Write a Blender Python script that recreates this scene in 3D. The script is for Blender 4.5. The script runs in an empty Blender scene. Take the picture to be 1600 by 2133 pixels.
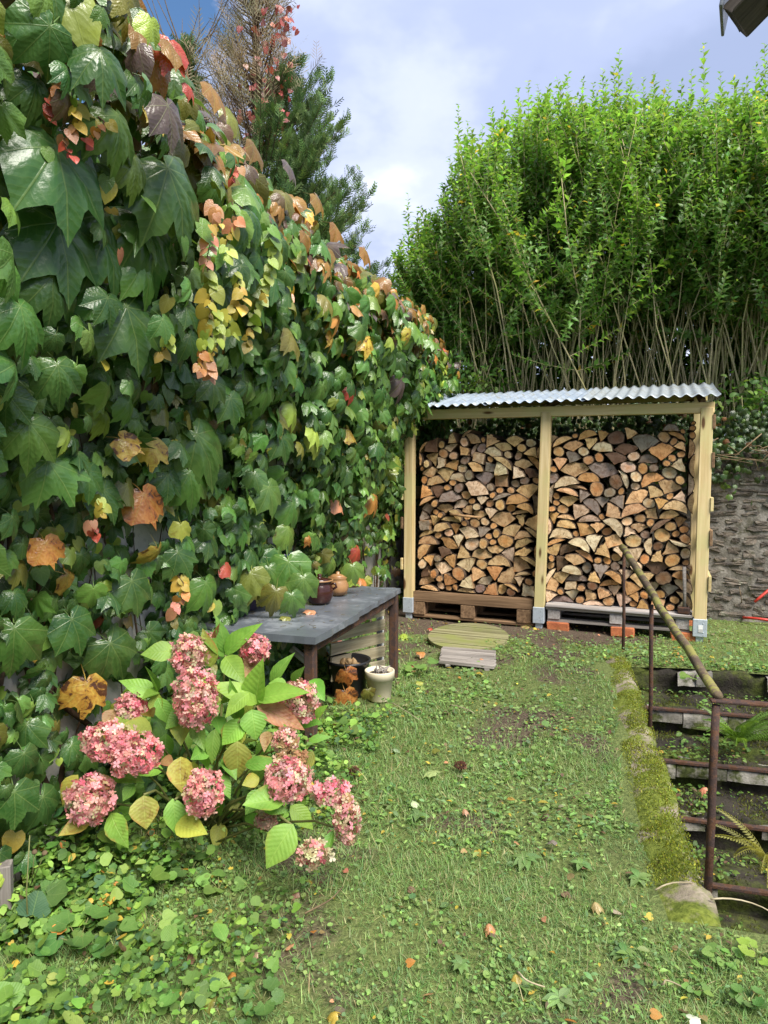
import bpy, math, random
import numpy as np
from mathutils import Vector, Matrix

rng = np.random.default_rng(7)
random.seed(7)
S = bpy.context.scene
COL = S.collection
R = math.radians

# ------------------------------------------------------------------ camera
H_CAM = 1.5
PITCH = R(3.37)
F = 1420.0 / 1600.0
cam_d = bpy.data.cameras.new('camera')
cam = bpy.data.objects.new('camera', cam_d)
COL.objects.link(cam)
cam.location = (0, 0, H_CAM)
cam.rotation_euler = (R(90) - PITCH, 0, 0)
cam_d.sensor_fit = 'HORIZONTAL'
cam_d.sensor_width = 36
cam_d.lens = 36 * F
cam_d.clip_start = 0.05
cam_d.clip_end = 500
S.camera = cam

# ------------------------------------------------------------------ sky, sun, exposure
SUN_EL, SUN_AZ = R(53), R(148)          # azimuth from +Y towards +X
world = bpy.data.worlds.new('World')
S.world = world
world.use_nodes = True
wn, wl = world.node_tree.nodes, world.node_tree.links
wn.clear()
w_out = wn.new('ShaderNodeOutputWorld')
w_sky = wn.new('ShaderNodeTexSky')
w_sky.sky_type = 'NISHITA'
w_sky.sun_disc = False
w_sky.sun_elevation = SUN_EL
w_sky.sun_rotation = SUN_AZ
w_bg = wn.new('ShaderNodeBackground')
w_bg.inputs['Strength'].default_value = 0.05
w_hs = wn.new('ShaderNodeHueSaturation')
w_hs.inputs['Saturation'].default_value = 1.2
wl.new(w_sky.outputs[0], w_hs.inputs['Color'])
wl.new(w_hs.outputs[0], w_bg.inputs['Color'])
w_cl = wn.new('ShaderNodeBackground')
w_cl.inputs['Strength'].default_value = 0.38
w_tc = wn.new('ShaderNodeTexCoord')
w_sep = wn.new('ShaderNodeSeparateXYZ')
wl.new(w_tc.outputs['Generated'], w_sep.inputs[0])


def wmath(op, a, b=None, clamp=False):
    n = wn.new('ShaderNodeMath')
    n.operation = op
    n.use_clamp = clamp
    for i, v in enumerate((a, b)):
        if v is None:
            continue
        if isinstance(v, (int, float)):
            n.inputs[i].default_value = v
        else:
            wl.new(v, n.inputs[i])
    return n.outputs[0]


zz = wmath('ADD', wmath('MAXIMUM', w_sep.outputs[2], 0.0), 0.35)
cx = wmath('DIVIDE', w_sep.outputs[0], zz)
cy = wmath('DIVIDE', w_sep.outputs[1], zz)
w_cmb = wn.new('ShaderNodeCombineXYZ')
wl.new(cx, w_cmb.inputs[0])
wl.new(cy, w_cmb.inputs[1])


def wnoise(scale, detail, off=(0, 0, 0), rough=0.55):
    m = wn.new('ShaderNodeMapping')
    m.inputs['Location'].default_value = off
    wl.new(w_cmb.outputs[0], m.inputs[0])
    n = wn.new('ShaderNodeTexNoise')
    n.inputs['Scale'].default_value = scale
    n.inputs['Detail'].default_value = detail
    n.inputs['Roughness'].default_value = rough
    wl.new(m.outputs[0], n.inputs['Vector'])
    return n.outputs['Fac']


def wramp(fac, stops):
    r = wn.new('ShaderNodeValToRGB')
    r.color_ramp.interpolation = 'EASE'
    for i, (p, c) in enumerate(stops):
        e = r.color_ramp.elements[i] if i < 2 else r.color_ramp.elements.new(p)
        e.position = p
        e.color = (*c, 1)
    wl.new(fac, r.inputs[0])
    return r.outputs[0]


cloud_col = wramp(wnoise(1.5, 6, (3.1, 1.2, 0), 0.52),
                  [(0.36, (0.33, 0.40, 0.60)), (0.47, (0.42, 0.49, 0.71)), (0.56, (0.58, 0.64, 0.84)), (0.66, (0.86, 0.90, 1.0))])
wl.new(cloud_col, w_cl.inputs['Color'])
# breaks in the cloud: one above the wall, others where the noise is low
gap = Vector((-0.33, 0.775, 0.535)).normalized()
w_dot = wn.new('ShaderNodeVectorMath')
w_dot.operation = 'DOT_PRODUCT'
w_nrm = wn.new('ShaderNodeVectorMath')
w_nrm.operation = 'NORMALIZE'
wl.new(w_tc.outputs['Generated'], w_nrm.inputs[0])
wl.new(w_nrm.outputs[0], w_dot.inputs[0])
w_dot.inputs[1].default_value = gap
edge = wnoise(5.0, 6, (0.4, 2.0, 0), 0.6)
gapv = wmath('ADD', wmath('MULTIPLY', wmath('SUBTRACT', 1.0, w_dot.outputs['Value']), 26.0), wmath('MULTIPLY', wmath('SUBTRACT', edge, 0.5), 1.3))
big = wmath('MULTIPLY', wmath('SUBTRACT', wnoise(0.9, 3, (7.0, 3.5, 0)), 0.34), 9.0)
cover = wmath('SMOOTH_MIN', gapv, wmath('ADD', big, 0.3))
cover_f = wramp(cover, [(0.26, (0, 0, 0)), (0.42, (1, 1, 1))])
w_mix = wn.new('ShaderNodeMixShader')
wl.new(cover_f, w_mix.inputs[0])
wl.new(w_bg.outputs[0], w_mix.inputs[1])
wl.new(w_cl.outputs[0], w_mix.inputs[2])
wl.new(w_mix.outputs[0], w_out.inputs['Surface'])

sun_d = bpy.data.lights.new('sun', 'SUN')
sun_d.energy = 2.2
sun_d.angle = R(30)
sun_d.color = (1.0, 0.95, 0.86)
sun = bpy.data.objects.new('sun', sun_d)
COL.objects.link(sun)
sd = Vector((math.sin(SUN_AZ) * math.cos(SUN_EL), math.cos(SUN_AZ) * math.cos(SUN_EL), math.sin(SUN_EL)))
sun.rotation_euler = sd.to_track_quat('Z', 'Y').to_euler()
sun.location = (3, -3, 6)

S.view_settings.view_transform = 'Standard'
S.view_settings.look = 'None'
S.view_settings.gamma = 1
S.view_settings.use_curve_mapping = False
S.view_settings.exposure = 1.92
S.render.engine = 'CYCLES'
S.cycles.max_bounces = 6
S.cycles.diffuse_bounces = 3
S.cycles.glossy_bounces = 2
S.cycles.transmission_bounces = 3
S.cycles.transparent_max_bounces = 4
S.cycles.caustics_reflective = False
S.cycles.caustics_refractive = False
S.cycles.use_denoising = True

# ------------------------------------------------------------------ helpers
CP, SP = math.cos(PITCH), math.sin(PITCH)


def ray(px, py):
    x = (px - 800) / 1420.0
    y = (1066.5 - py) / 1420.0
    return Vector((x, CP + SP * y, -SP + CP * y))


def at(px, py, Y):
    d = ray(px, py)
    return Vector((0, 0, H_CAM)) + d * (Y / d.y)


def gr(px, py, z=0.0):
    d = ray(px, py)
    return Vector((0, 0, H_CAM)) + d * ((z - H_CAM) / d.z)


def proj(P):
    P = np.asarray(P, float)
    x, y, z = P[..., 0], P[..., 1], P[..., 2] - H_CAM
    dep = y * CP - z * SP
    up = y * SP + z * CP
    dep = np.where(dep < 0.05, 0.05, dep)
    return 800 + 1420 * x / dep, 1066.5 - 1420 * up / dep, dep


WM = {}          # world matrices of everything placed


def tag(o, label=None, cat=None, group=None, kind=None):
    if label:
        o['label'] = label
    if cat:
        o['category'] = cat
    if group:
        o['group'] = group
    if kind:
        o['kind'] = kind
    return o


def put(o, M=None, parent=None):
    M = M or Matrix.Identity(4)
    COL.objects.link(o)
    if parent is not None:
        o.parent = parent
        o.matrix_basis = WM[parent.name].inverted() @ M
    else:
        o.matrix_basis = M
    WM[o.name] = M
    return o


def thing(name, label, cat, loc=(0, 0, 0), group=None, rotz=0.0):
    o = bpy.data.objects.new(name, None)
    o.empty_display_size = 0.1
    put(o, Matrix.Translation(Vector(loc)) @ Matrix.Rotation(rotz, 4, 'Z'))
    return tag(o, label, cat, group)


def copy_tree(o, M):
    """a thing and its parts (and their sub-parts), sharing mesh data"""
    def rec(src, par, Mw):
        c = src.copy()
        put(c, Mw, par)
        rel = WM[src.name].inverted()
        for ch in src.children:
            rec(ch, c, Mw @ (rel @ WM[ch.name]))
        return c
    return rec(o, None, M)


def np_mesh(name, V, loops, starts, totals, mats, uv=None, tint=None, midx=None, smooth=True):
    me = bpy.data.meshes.new(name)
    V = np.ascontiguousarray(V, dtype=np.float32)
    me.vertices.add(len(V))
    me.vertices.foreach_set('co', V.ravel())
    me.loops.add(len(loops))
    me.loops.foreach_set('vertex_index', np.ascontiguousarray(loops, dtype=np.int32))
    me.polygons.add(len(starts))
    me.polygons.foreach_set('loop_start', np.ascontiguousarray(starts, dtype=np.int32))
    me.polygons.foreach_set('loop_total', np.ascontiguousarray(totals, dtype=np.int32))
    me.polygons.foreach_set('use_smooth', np.full(len(starts), smooth))
    for m in (mats if isinstance(mats, (list, tuple)) else [mats]):
        me.materials.append(m)
    if midx is not None:
        me.polygons.foreach_set('material_index', np.ascontiguousarray(midx, dtype=np.int32))
    if uv is not None:
        l = me.uv_layers.new(name='UVMap')
        l.data.foreach_set('uv', np.ascontiguousarray(np.asarray(uv, dtype=np.float32)[loops]).ravel())
    if tint is not None:
        a = me.color_attributes.new('tint', 'FLOAT_COLOR', 'POINT')
        a.data.foreach_set('color', np.ascontiguousarray(tint, dtype=np.float32).ravel())
    me.update(calc_edges=True)
    return me


class Tpl:
    def __init__(self, V, Fs, UV=None):
        self.V = np.asarray(V, float)
        self.F = Fs
        self.loops = np.array([i for f in Fs for i in f])
        self.tot = np.array([len(f) for f in Fs])
        self.start = np.concatenate([[0], np.cumsum(self.tot)[:-1]])
        self.UV = np.asarray(UV, float) if UV is not None else self.V[:, :2]

    def mesh(self, name, mats, smooth=True, tint=None):
        t = np.tile(np.asarray(tint, float), (len(self.V), 1)) if tint is not None else None
        return np_mesh(name, self.V, self.loops, self.start, self.tot, mats, self.UV, t, smooth=smooth)


class Soup:
    """collects transformed templates into one mesh"""
    def __init__(self):
        self.V, self.L, self.T, self.UV, self.C = [], [], [], [], []
        self.n = 0

    def scatter(self, tpl, Ms, Ts, tint):
        """Ms (N,3,3) columns = axes scaled, Ts (N,3), tint (N,4)"""
        N = len(Ts)
        if N == 0:
            return
        nv = len(tpl.V)
        V = np.einsum('nij,vj->nvi', Ms, tpl.V) + np.asarray(Ts)[:, None, :]
        L = (tpl.loops[None, :] + (np.arange(N) * nv)[:, None] + self.n).ravel()
        self.V.append(V.reshape(-1, 3))
        self.L.append(L)
        self.T.append(np.tile(tpl.tot, N))
        self.UV.append(np.tile(tpl.UV, (N, 1)))
        self.C.append(np.repeat(np.asarray(tint), nv, axis=0))
        self.n += N * nv

    def raw(self, V, Fs, tint=(0.1, 0.1, 0.1, 0), uv=None):
        V = np.asarray(V, float)
        self.V.append(V)
        self.L.append(np.array([i for f in Fs for i in f]) + self.n)
        self.T.append(np.array([len(f) for f in Fs]))
        self.UV.append(np.asarray(uv, float) if uv is not None else np.zeros((len(V), 2)))
        t = np.asarray(tint, float)
        self.C.append(np.tile(t, (len(V), 1)) if t.ndim == 1 else t)
        self.n += len(V)

    def mesh(self, name, mats, smooth=True):
        T = np.concatenate(self.T)
        return np_mesh(name, np.concatenate(self.V), np.concatenate(self.L), np.concatenate([[0], np.cumsum(T)[:-1]]), T,
                       mats, np.concatenate(self.UV), np.concatenate(self.C), smooth=smooth)

    def obj(self, name, mats, parent=None, smooth=True):
        return put(bpy.data.objects.new(name, self.mesh(name, mats, smooth)), None, parent)


def unit(v):
    v = np.asarray(v, float)
    return v / np.maximum(np.linalg.norm(v, axis=-1, keepdims=True), 1e-9)


def frames(ydir, normal, size, wide=None):
    """leaf frames: local y along ydir, local z near normal; columns scaled by size"""
    y = unit(ydir)
    z = normal - np.sum(normal * y, -1, keepdims=True) * y
    z = unit(z)
    x = np.cross(y, z)
    s = np.asarray(size)[:, None]
    w = s if wide is None else np.asarray(wide)[:, None]
    return np.stack([x * w, y * s, z * s], axis=-1)


def m4(M3, T):
    M = Matrix.Identity(4)
    for i in range(3):
        for j in range(3):
            M[i][j] = float(M3[i][j])
        M[i][3] = float(T[i])
    return M


def tube_geo(pts, rads, sides=6, cap=True):
    P = np.asarray(pts, float)
    n = len(P)
    rads = np.broadcast_to(np.asarray(rads, float), (n,))
    T = np.gradient(P, axis=0)
    T = unit(T)
    ref = np.array([0, 0, 1.0]) if abs(T[0][2]) < 0.9 else np.array([1.0, 0, 0])
    V = []
    U = []
    a = np.arange(sides) * 2 * np.pi / sides
    ln = 0.0
    for i in range(n):
        x = np.cross(ref, T[i])
        x = x / max(np.linalg.norm(x), 1e-6)
        y = np.cross(T[i], x)
        ref = y * 1.0 if abs(np.dot(y, T[i])) < 0.9 else ref
        ref = np.cross(T[i], x)
        # keep a stable frame: next x is built from this y
        if i:
            ln += np.linalg.norm(P[i] - P[i - 1])
        V.append(P[i] + rads[i] * (np.cos(a)[:, None] * x + np.sin(a)[:, None] * y))
        U.append(np.stack([a / 6.28, np.full(sides, ln)], 1))
        ref = y
    V = np.concatenate(V)
    U = np.concatenate(U)
    Fs = []
    for i in range(n - 1):
        for k in range(sides):
            k2 = (k + 1) % sides
            Fs.append((i * sides + k, i * sides + k2, (i + 1) * sides + k2, (i + 1) * sides + k))
    if cap:
        Fs.append(tuple(range(sides))[::-1])
        Fs.append(tuple((n - 1) * sides + k for k in range(sides)))
    return V, Fs, U


def tube(name, pts, rads, mat, parent=None, sides=6, smooth=True, tint=(0.1, 0.1, 0.1, 0)):
    s = Soup()
    V, Fs, U = tube_geo(pts, rads, sides)
    s.raw(V, Fs, tint, U)
    return s.obj(name, mat, parent, smooth)


def box_geo(x0, x1, y0, y1, z0, z1, bev=0.0):
    """a box with all edges chamfered by bev"""
    if bev <= 0:
        V = [(x, y, z) for z in (z0, z1) for y in (y0, y1) for x in (x0, x1)]
        return V, [(0, 2, 3, 1), (4, 5, 7, 6), (0, 1, 5, 4), (2, 6, 7, 3), (0, 4, 6, 2), (1, 3, 7, 5)]
    V = []
    idx = {}
    for sx in (0, 1):
        for sy in (0, 1):
            for sz in (0, 1):
                c = (x1 if sx else x0, y1 if sy else y0, z1 if sz else z0)
                d = (-1 if sx else 1, -1 if sy else 1, -1 if sz else 1)
                for ax in range(3):   # vertex lying on the face perpendicular to ax
                    p = [c[k] + (0 if k == ax else d[k] * bev) for k in range(3)]
                    idx[(sx, sy, sz, ax)] = len(V)
                    V.append(tuple(p))
    Fs = []
    def face(ax, s):
        o = [k for k in range(3) if k != ax]
        ring = []
        for a, b in ((0, 0), (1, 0), (1, 1), (0, 1)):
            k = [0, 0, 0]
            k[ax] = s
            k[o[0]] = a
            k[o[1]] = b
            ring.append(idx[(k[0], k[1], k[2], ax)])
        flip = (s == 0) ^ (ax == 1)
        return tuple(ring[::-1]) if flip else tuple(ring)
    for ax in range(3):
        for s in (0, 1):
            Fs.append(face(ax, s))
    for ax in range(3):           # edges parallel to ax
        o = [k for k in range(3) if k != ax]
        for a in (0, 1):
            for b in (0, 1):
                def key(t, f):
                    k = [0, 0, 0]
                    k[ax] = t
                    k[o[0]] = a
                    k[o[1]] = b
                    return idx[(k[0], k[1], k[2], f)]
                q = (key(0, o[0]), key(1, o[0]), key(1, o[1]), key(0, o[1]))
                flip = (a ^ b) ^ (ax == 1)
                Fs.append(q if flip else q[::-1])
    for sx in (0, 1):
        for sy in (0, 1):
            for sz in (0, 1):
                t = (idx[(sx, sy, sz, 0)], idx[(sx, sy, sz, 1)], idx[(sx, sy, sz, 2)])
                Fs.append(t if (sx ^ sy ^ sz) else t[::-1])
    return V, Fs


def mk(name, V, Fs, mats, parent=None, M=None, smooth=False, midx=None, uv=None):
    V = np.asarray(V, float)
    tot = np.array([len(f) for f in Fs])
    me = np_mesh(name, V, np.array([i for f in Fs for i in f]), np.concatenate([[0], np.cumsum(tot)[:-1]]), tot, mats, uv, None, midx, smooth)
    return put(bpy.data.objects.new(name, me), M, parent)


def beam(name, p0, p1, wid, hei, mat, parent=None, up=(0, 0, 1), bev=0.003, warp=0.0):
    """a timber from p0 to p1 (local X along it), wid across, hei along up; warp = uneven edges"""
    p0, p1 = Vector(p0), Vector(p1)
    d = (p1 - p0)
    L = d.length
    x = d.normalized()
    u = Vector(up)
    y = u.cross(x).normalized()
    z = x.cross(y).normalized()
    M = Matrix(((x.x, y.x, z.x, 0), (x.y, y.y, z.y, 0), (x.z, y.z, z.z, 0), (0, 0, 0, 1)))
    M.translation = (p0 + p1) / 2
    V, Fs = box_geo(-L / 2, L / 2, -wid / 2, wid / 2, -hei / 2, hei / 2, bev)
    if warp:
        V = np.asarray(V) + rng.normal(0, warp, (len(V), 3)) * np.array([1.5, 1, 1])
    return mk(name, V, Fs, mat, parent, M)


def lathe_geo(prof, seg=28):
    V, Fs = [], []
    n = len(prof)
    for r, z in prof:
        for k in range(seg):
            a = 2 * math.pi * k / seg
            V.append((r * math.cos(a), r * math.sin(a), z))
    for i in range(n - 1):
        for k in range(seg):
            k2 = (k + 1) % seg
            Fs.append((i * seg + k, i * seg + k2, (i + 1) * seg + k2, (i + 1) * seg + k))
    Fs.append(tuple(range(seg))[::-1])
    Fs.append(tuple((n - 1) * seg + k for k in range(seg)))
    return V, Fs


def vnoise(x, y, scale, seed=0):
    """value noise 0..1"""
    r = np.random.default_rng(seed).random((64, 64))
    u, v = np.asarray(x) * scale + 31.7, np.asarray(y) * scale + 17.3
    i, j = np.floor(u).astype(int), np.floor(v).astype(int)
    fu, fv = u - i, v - j
    fu, fv = fu * fu * (3 - 2 * fu), fv * fv * (3 - 2 * fv)
    a, b = r[i % 64, j % 64], r[(i + 1) % 64, j % 64]
    c, d = r[i % 64, (j + 1) % 64], r[(i + 1) % 64, (j + 1) % 64]
    return (a * (1 - fu) + b * fu) * (1 - fv) + (c * (1 - fu) + d * fu) * fv


# ------------------------------------------------------------------ materials
class NT:
    def __init__(self, name):
        self.m = bpy.data.materials.new(name)
        self.m.use_nodes = True
        self.n, self.l = self.m.node_tree.nodes, self.m.node_tree.links
        self.n.clear()
        self.out = self.n.new('ShaderNodeOutputMaterial')

    def new(self, t, **kw):
        x = self.n.new(t)
        for k, v in kw.items():
            setattr(x, k, v)
        return x

    def set(self, sock, v):
        if isinstance(v, bpy.types.NodeSocket):
            self.l.new(v, sock)
        elif isinstance(v, (tuple, list)) and len(v) == 3 and sock.type == 'RGBA':
            sock.default_value = (*v, 1)
        else:
            sock.default_value = v

    def math(self, op, a, b=0.0, c=None, clamp=False):
        x = self.new('ShaderNodeMath', operation=op, use_clamp=clamp)
        self.set(x.inputs[0], a)
        self.set(x.inputs[1], b)
        if c is not None:
            self.set(x.inputs[2], c)
        return x.outputs[0]

    def mix(self, f, a, b, blend='MIX'):
        x = self.new('ShaderNodeMix', data_type='RGBA', blend_type=blend)
        self.set(x.inputs[0], f)
        self.set(x.inputs[6], a)
        self.set(x.inputs[7], b)
        return x.outputs[2]

    def noise(self, vec, scale, detail=4, rough=0.55, sc=None, dist=0.0):
        if sc is not None:
            mp = self.new('ShaderNodeMapping')
            mp.inputs['Scale'].default_value = sc
            self.l.new(vec, mp.inputs[0])
            vec = mp.outputs[0]
        x = self.new('ShaderNodeTexNoise')
        self.l.new(vec, x.inputs['Vector'])
        x.inputs['Scale'].default_value = scale
        x.inputs['Detail'].default_value = detail
        x.inputs['Roughness'].default_value = rough
        x.inputs['Distortion'].default_value = dist
        return x.outputs['Fac']

    def step(self, v, lo, hi, inv=False):
        x = self.new('ShaderNodeMapRange', interpolation_type='SMOOTHSTEP')
        self.set(x.inputs[0], v)
        x.inputs[1].default_value = lo
        x.inputs[2].default_value = hi
        x.inputs[3].default_value = 1.0 if inv else 0.0
        x.inputs[4].default_value = 0.0 if inv else 1.0
        return x.outputs[0]

    def bump(self, h, strength=0.4, dist=0.01):
        x = self.new('ShaderNodeBump')
        x.inputs['Strength'].default_value = strength
        x.inputs['Distance'].default_value = dist
        self.l.new(h, x.inputs['Height'])
        return x.outputs[0]

    def pbsdf(self, col, rough=0.6, nrm=None, metal=0.0, spec=0.5):
        p = self.new('ShaderNodeBsdfPrincipled')
        self.set(p.inputs['Base Color'], col)
        self.set(p.inputs['Roughness'], rough)
        self.set(p.inputs['Metallic'], metal)
        p.inputs['Specular IOR Level'].default_value = spec
        if nrm is not None:
            self.l.new(nrm, p.inputs['Normal'])
        return p

    def done(self, sh):
        self.l.new(sh.outputs[0] if hasattr(sh, 'outputs') else sh, self.out.inputs['Surface'])
        return self.m


def leaf_mat(name, src='attr', veins=None, rough=0.4, trans=0.3, spec=0.5, edge=False, vein_lift=0.6, ttint=(2.2, 2.1, 0.9), mott=0.28):
    t = NT(name)
    if src == 'attr':
        a = t.new('ShaderNodeAttribute', attribute_name='tint')
        col, alp = a.outputs['Color'], a.outputs['Alpha']
    else:
        a = t.new('ShaderNodeObjectInfo')
        col, alp = a.outputs['Color'], a.outputs['Alpha']
    tc = t.new('ShaderNodeTexCoord')
    uv = t.new('ShaderNodeUVMap')
    geo = t.new('ShaderNodeNewGeometry')
    mot = t.noise(geo.outputs['Position'], 14.0, 3)
    col = t.mix(t.step(mot, 0.3, 0.7), t.mix(mott, col, (0.015, 0.03, 0.01)), t.mix(mott * 0.36, col, (0.3, 0.34, 0.1)))
    nrm = None
    if veins:
        sep = t.new('ShaderNodeSeparateXYZ')
        t.l.new(uv.outputs[0], sep.inputs[0])
        x, y = sep.outputs[0], sep.outputs[1]
        ax = t.math('ABSOLUTE', x)
        if veins == 'palmate':
            ang = t.math('ABSOLUTE', t.math('ARCTAN2', x, y))
            r = t.math('SQRT', t.math('ADD', t.math('MULTIPLY', x, x), t.math('MULTIPLY', y, y)))
            pp = t.math('PINGPONG', ang, 0.36)
            d = t.math('MULTIPLY', r, pp)
            along = t.math('SUBTRACT', r, t.math('MULTIPLY', d, 0.9))
            along = t.math('ADD', along, t.math('MULTIPLY', t.noise(uv.outputs[0], 3.0, 2), 0.16))
            side = t.math('PINGPONG', along, 0.055)
        else:
            d = ax
            along = t.math('SUBTRACT', y, t.math('MULTIPLY', ax, 0.9))
            side = t.math('PINGPONG', along, 0.055)
        main = t.step(d, 0.004, 0.016, inv=True)
        sec = t.math('MULTIPLY', t.step(side, 0.002, 0.013, inv=True), 0.26)
        vein = t.math('MAXIMUM', main, sec)
        vcol = t.mix(0.4, col, (0.40, 0.48, 0.16)) if veins == 'palmate' else t.mix(0.4, col, (0.40, 0.55, 0.14))
        col = t.mix(t.math('MULTIPLY', vein, vein_lift), col, vcol)
        quilt = t.math('MULTIPLY', t.math('MINIMUM', side, 0.05), 5.0 if veins == 'palmate' else 8.0)
        hgt = t.math('SUBTRACT', quilt, t.math('MULTIPLY', main, 0.8))
        hgt = t.math('ADD', hgt, t.math('MULTIPLY', t.noise(uv.outputs[0], 7.0, 4), 1.3))
        nrm = t.bump(hgt, 0.30, 0.006)
    # autumn blotches, stronger where alpha says so
    sp = t.noise(uv.outputs[0] if src != 'attr' else geo.outputs['Position'], 3.2 if src != 'attr' else 30.0, 6, 0.62, None, 0.8)
    fa = t.math('ADD', t.math('MULTIPLY', alp, 0.40), sp)
    col = t.mix(t.math('MULTIPLY', t.step(fa, 0.66, 0.80), 0.6), col, t.mix(1.0, col, (0.62, 0.36, 0.28), 'MULTIPLY'))
    col = t.mix(t.step(fa, 0.80, 0.86), col, (0.075, 0.03, 0.014))
    if edge:
        sp2 = t.new('ShaderNodeSeparateXYZ')
        t.l.new(uv.outputs[0], sp2.inputs[0])
        rim = t.math('ADD', t.math('MULTIPLY', t.math('ABSOLUTE', sp2.outputs[0]), 1.4), t.math('MULTIPLY', sp2.outputs[1], 0.55))
        rim = t.math('ADD', rim, t.math('MULTIPLY', t.noise(geo.outputs['Position'], 30.0, 3), 0.5))
        k = t.math('MULTIPLY', t.step(rim, 0.85, 1.15), t.step(alp, 0.05, 0.5))
        col = t.mix(k, col, (0.42, 0.10, 0.045))
    p = t.pbsdf(col, rough, nrm, spec=spec)
    tr = t.new('ShaderNodeBsdfTranslucent')
    t.l.new(t.mix(0.75, col, t.mix(1.0, col, ttint, 'MULTIPLY')), tr.inputs['Color'])
    mx = t.new('ShaderNodeMixShader')
    mx.inputs[0].default_value = trans
    t.l.new(p.outputs[0], mx.inputs[1])
    t.l.new(tr.outputs[0], mx.inputs[2])
    return t.done(mx)


def wood_mat(name, light, dark, rough=0.75, green=None, gs=14.0, knots=False, crack=0.0):
    t = NT(name)
    tc = t.new('ShaderNodeTexCoord')
    oi = t.new('ShaderNodeObjectInfo')
    off = t.new('ShaderNodeVectorMath', operation='ADD')
    t.l.new(tc.outputs['Object'], off.inputs[0])
    sc = t.new('ShaderNodeVectorMath', operation='SCALE')
    sc.inputs[0].default_value = (7.3, 3.1, 5.7)
    t.l.new(oi.outputs['Random'], sc.inputs['Scale'])
    t.l.new(sc.outputs[0], off.inputs[1])
    v = off.outputs[0]
    g = t.noise(v, gs, 6, 0.6, (0.12, 3.0, 3.0), 0.6)
    col = t.mix(t.step(g, 0.3, 0.72), dark, light)
    fine = t.noise(v, 60, 3, 0.6, (0.05, 2.0, 2.0))
    col = t.mix(t.math('MULTIPLY', t.step(fine, 0.55, 0.75), 0.35), col, t.mix(1.0, col, (0.45, 0.4, 0.35), 'MULTIPLY'))
    if green is not None:
        col = t.mix(t.math('MULTIPLY', t.step(t.noise(v, 3.0, 5, 0.6), 0.42, 0.66), 0.8), col, green)
    if knots:
        vo = t.new('ShaderNodeTexVoronoi')
        mp = t.new('ShaderNodeMapping')
        mp.inputs['Scale'].default_value = (2.2, 8.0, 8.0)
        t.l.new(v, mp.inputs[0])
        t.l.new(mp.outputs[0], vo.inputs['Vector'])
        vo.inputs['Scale'].default_value = 1.0
        col = t.mix(t.step(vo.outputs['Distance'], 0.08, 0.17, inv=True), col, (0.11, 0.055, 0.022))
    h = t.math('ADD', g, t.math('MULTIPLY', fine, 0.6))
    b = t.bump(h, 0.35, 0.004)
    rnd = t.math('ADD', t.math('MULTIPLY', oi.outputs['Random'], 0.35), 0.82)
    vm = t.new('ShaderNodeVectorMath', operation='SCALE')
    t.l.new(col, vm.inputs[0])
    t.l.new(rnd, vm.inputs['Scale'])
    return t.done(t.pbsdf(vm.outputs[0], rough, b, spec=0.25))


def rock_mat(name, c1, c2, moss=None, mossf=(0.5, 0.65), scale=6.0, objvar=True, rough=0.9, vert=False, bstr=0.6):
    t = NT(name)
    geo = t.new('ShaderNodeNewGeometry')
    oi = t.new('ShaderNodeObjectInfo')
    p = geo.outputs['Position']
    n1 = t.noise(p, scale, 6, 0.62)
    n2 = t.noise(p, scale * 9, 5, 0.65)
    col = t.mix(t.step(n1, 0.33, 0.68), c1, c2)
    col = t.mix(t.math('MULTIPLY', t.step(n2, 0.5, 0.7), 0.4), col, t.mix(1.0, col, (0.5, 0.48, 0.45), 'MULTIPLY'))
    if moss is not None:
        m = t.step(t.noise(p, scale * 0.7, 6, 0.7), *mossf)
        col = t.mix(m, col, t.mix(t.step(n2, 0.35, 0.65), t.mix(1.0, moss, (0.45, 0.5, 0.4), 'MULTIPLY'), moss))
    if objvar:
        rnd = t.math('ADD', t.math('MULTIPLY', oi.outputs['Random'], 0.7), 0.62)
        vm = t.new('ShaderNodeVectorMath', operation='SCALE')
        t.l.new(col, vm.inputs[0])
        t.l.new(rnd, vm.inputs['Scale'])
        col = vm.outputs[0]
    b = t.bump(t.math('ADD', n1, t.math('MULTIPLY', n2, 0.6)), bstr, 0.02)
    return t.done(t.pbsdf(col, rough, b, spec=0.2))


def plain_mat(name, col, rough=0.5, metal=0.0, var=0.25, scale=12.0, spec=0.5, dirt=None, dirtf=(0.5, 0.7), bump=0.15):
    t = NT(name)
    tc = t.new('ShaderNodeTexCoord')
    n1 = t.noise(tc.outputs['Object'], scale, 5, 0.6)
    n2 = t.noise(tc.outputs['Object'], scale * 7, 3, 0.6)
    c = t.mix(t.step(n1, 0.3, 0.7), t.mix(1.0, col, (1 - var,) * 3, 'MULTIPLY'), col)
    if dirt is not None:
        c = t.mix(t.step(t.math('ADD', t.math('MULTIPLY', n1, 0.7), t.math('MULTIPLY', n2, 0.3)), *dirtf), c, dirt)
    r = t.math('ADD', t.math('MULTIPLY', n2, 0.25), rough - 0.12)
    return t.done(t.pbsdf(c, r, t.bump(n2, bump, 0.003), metal, spec))
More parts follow.
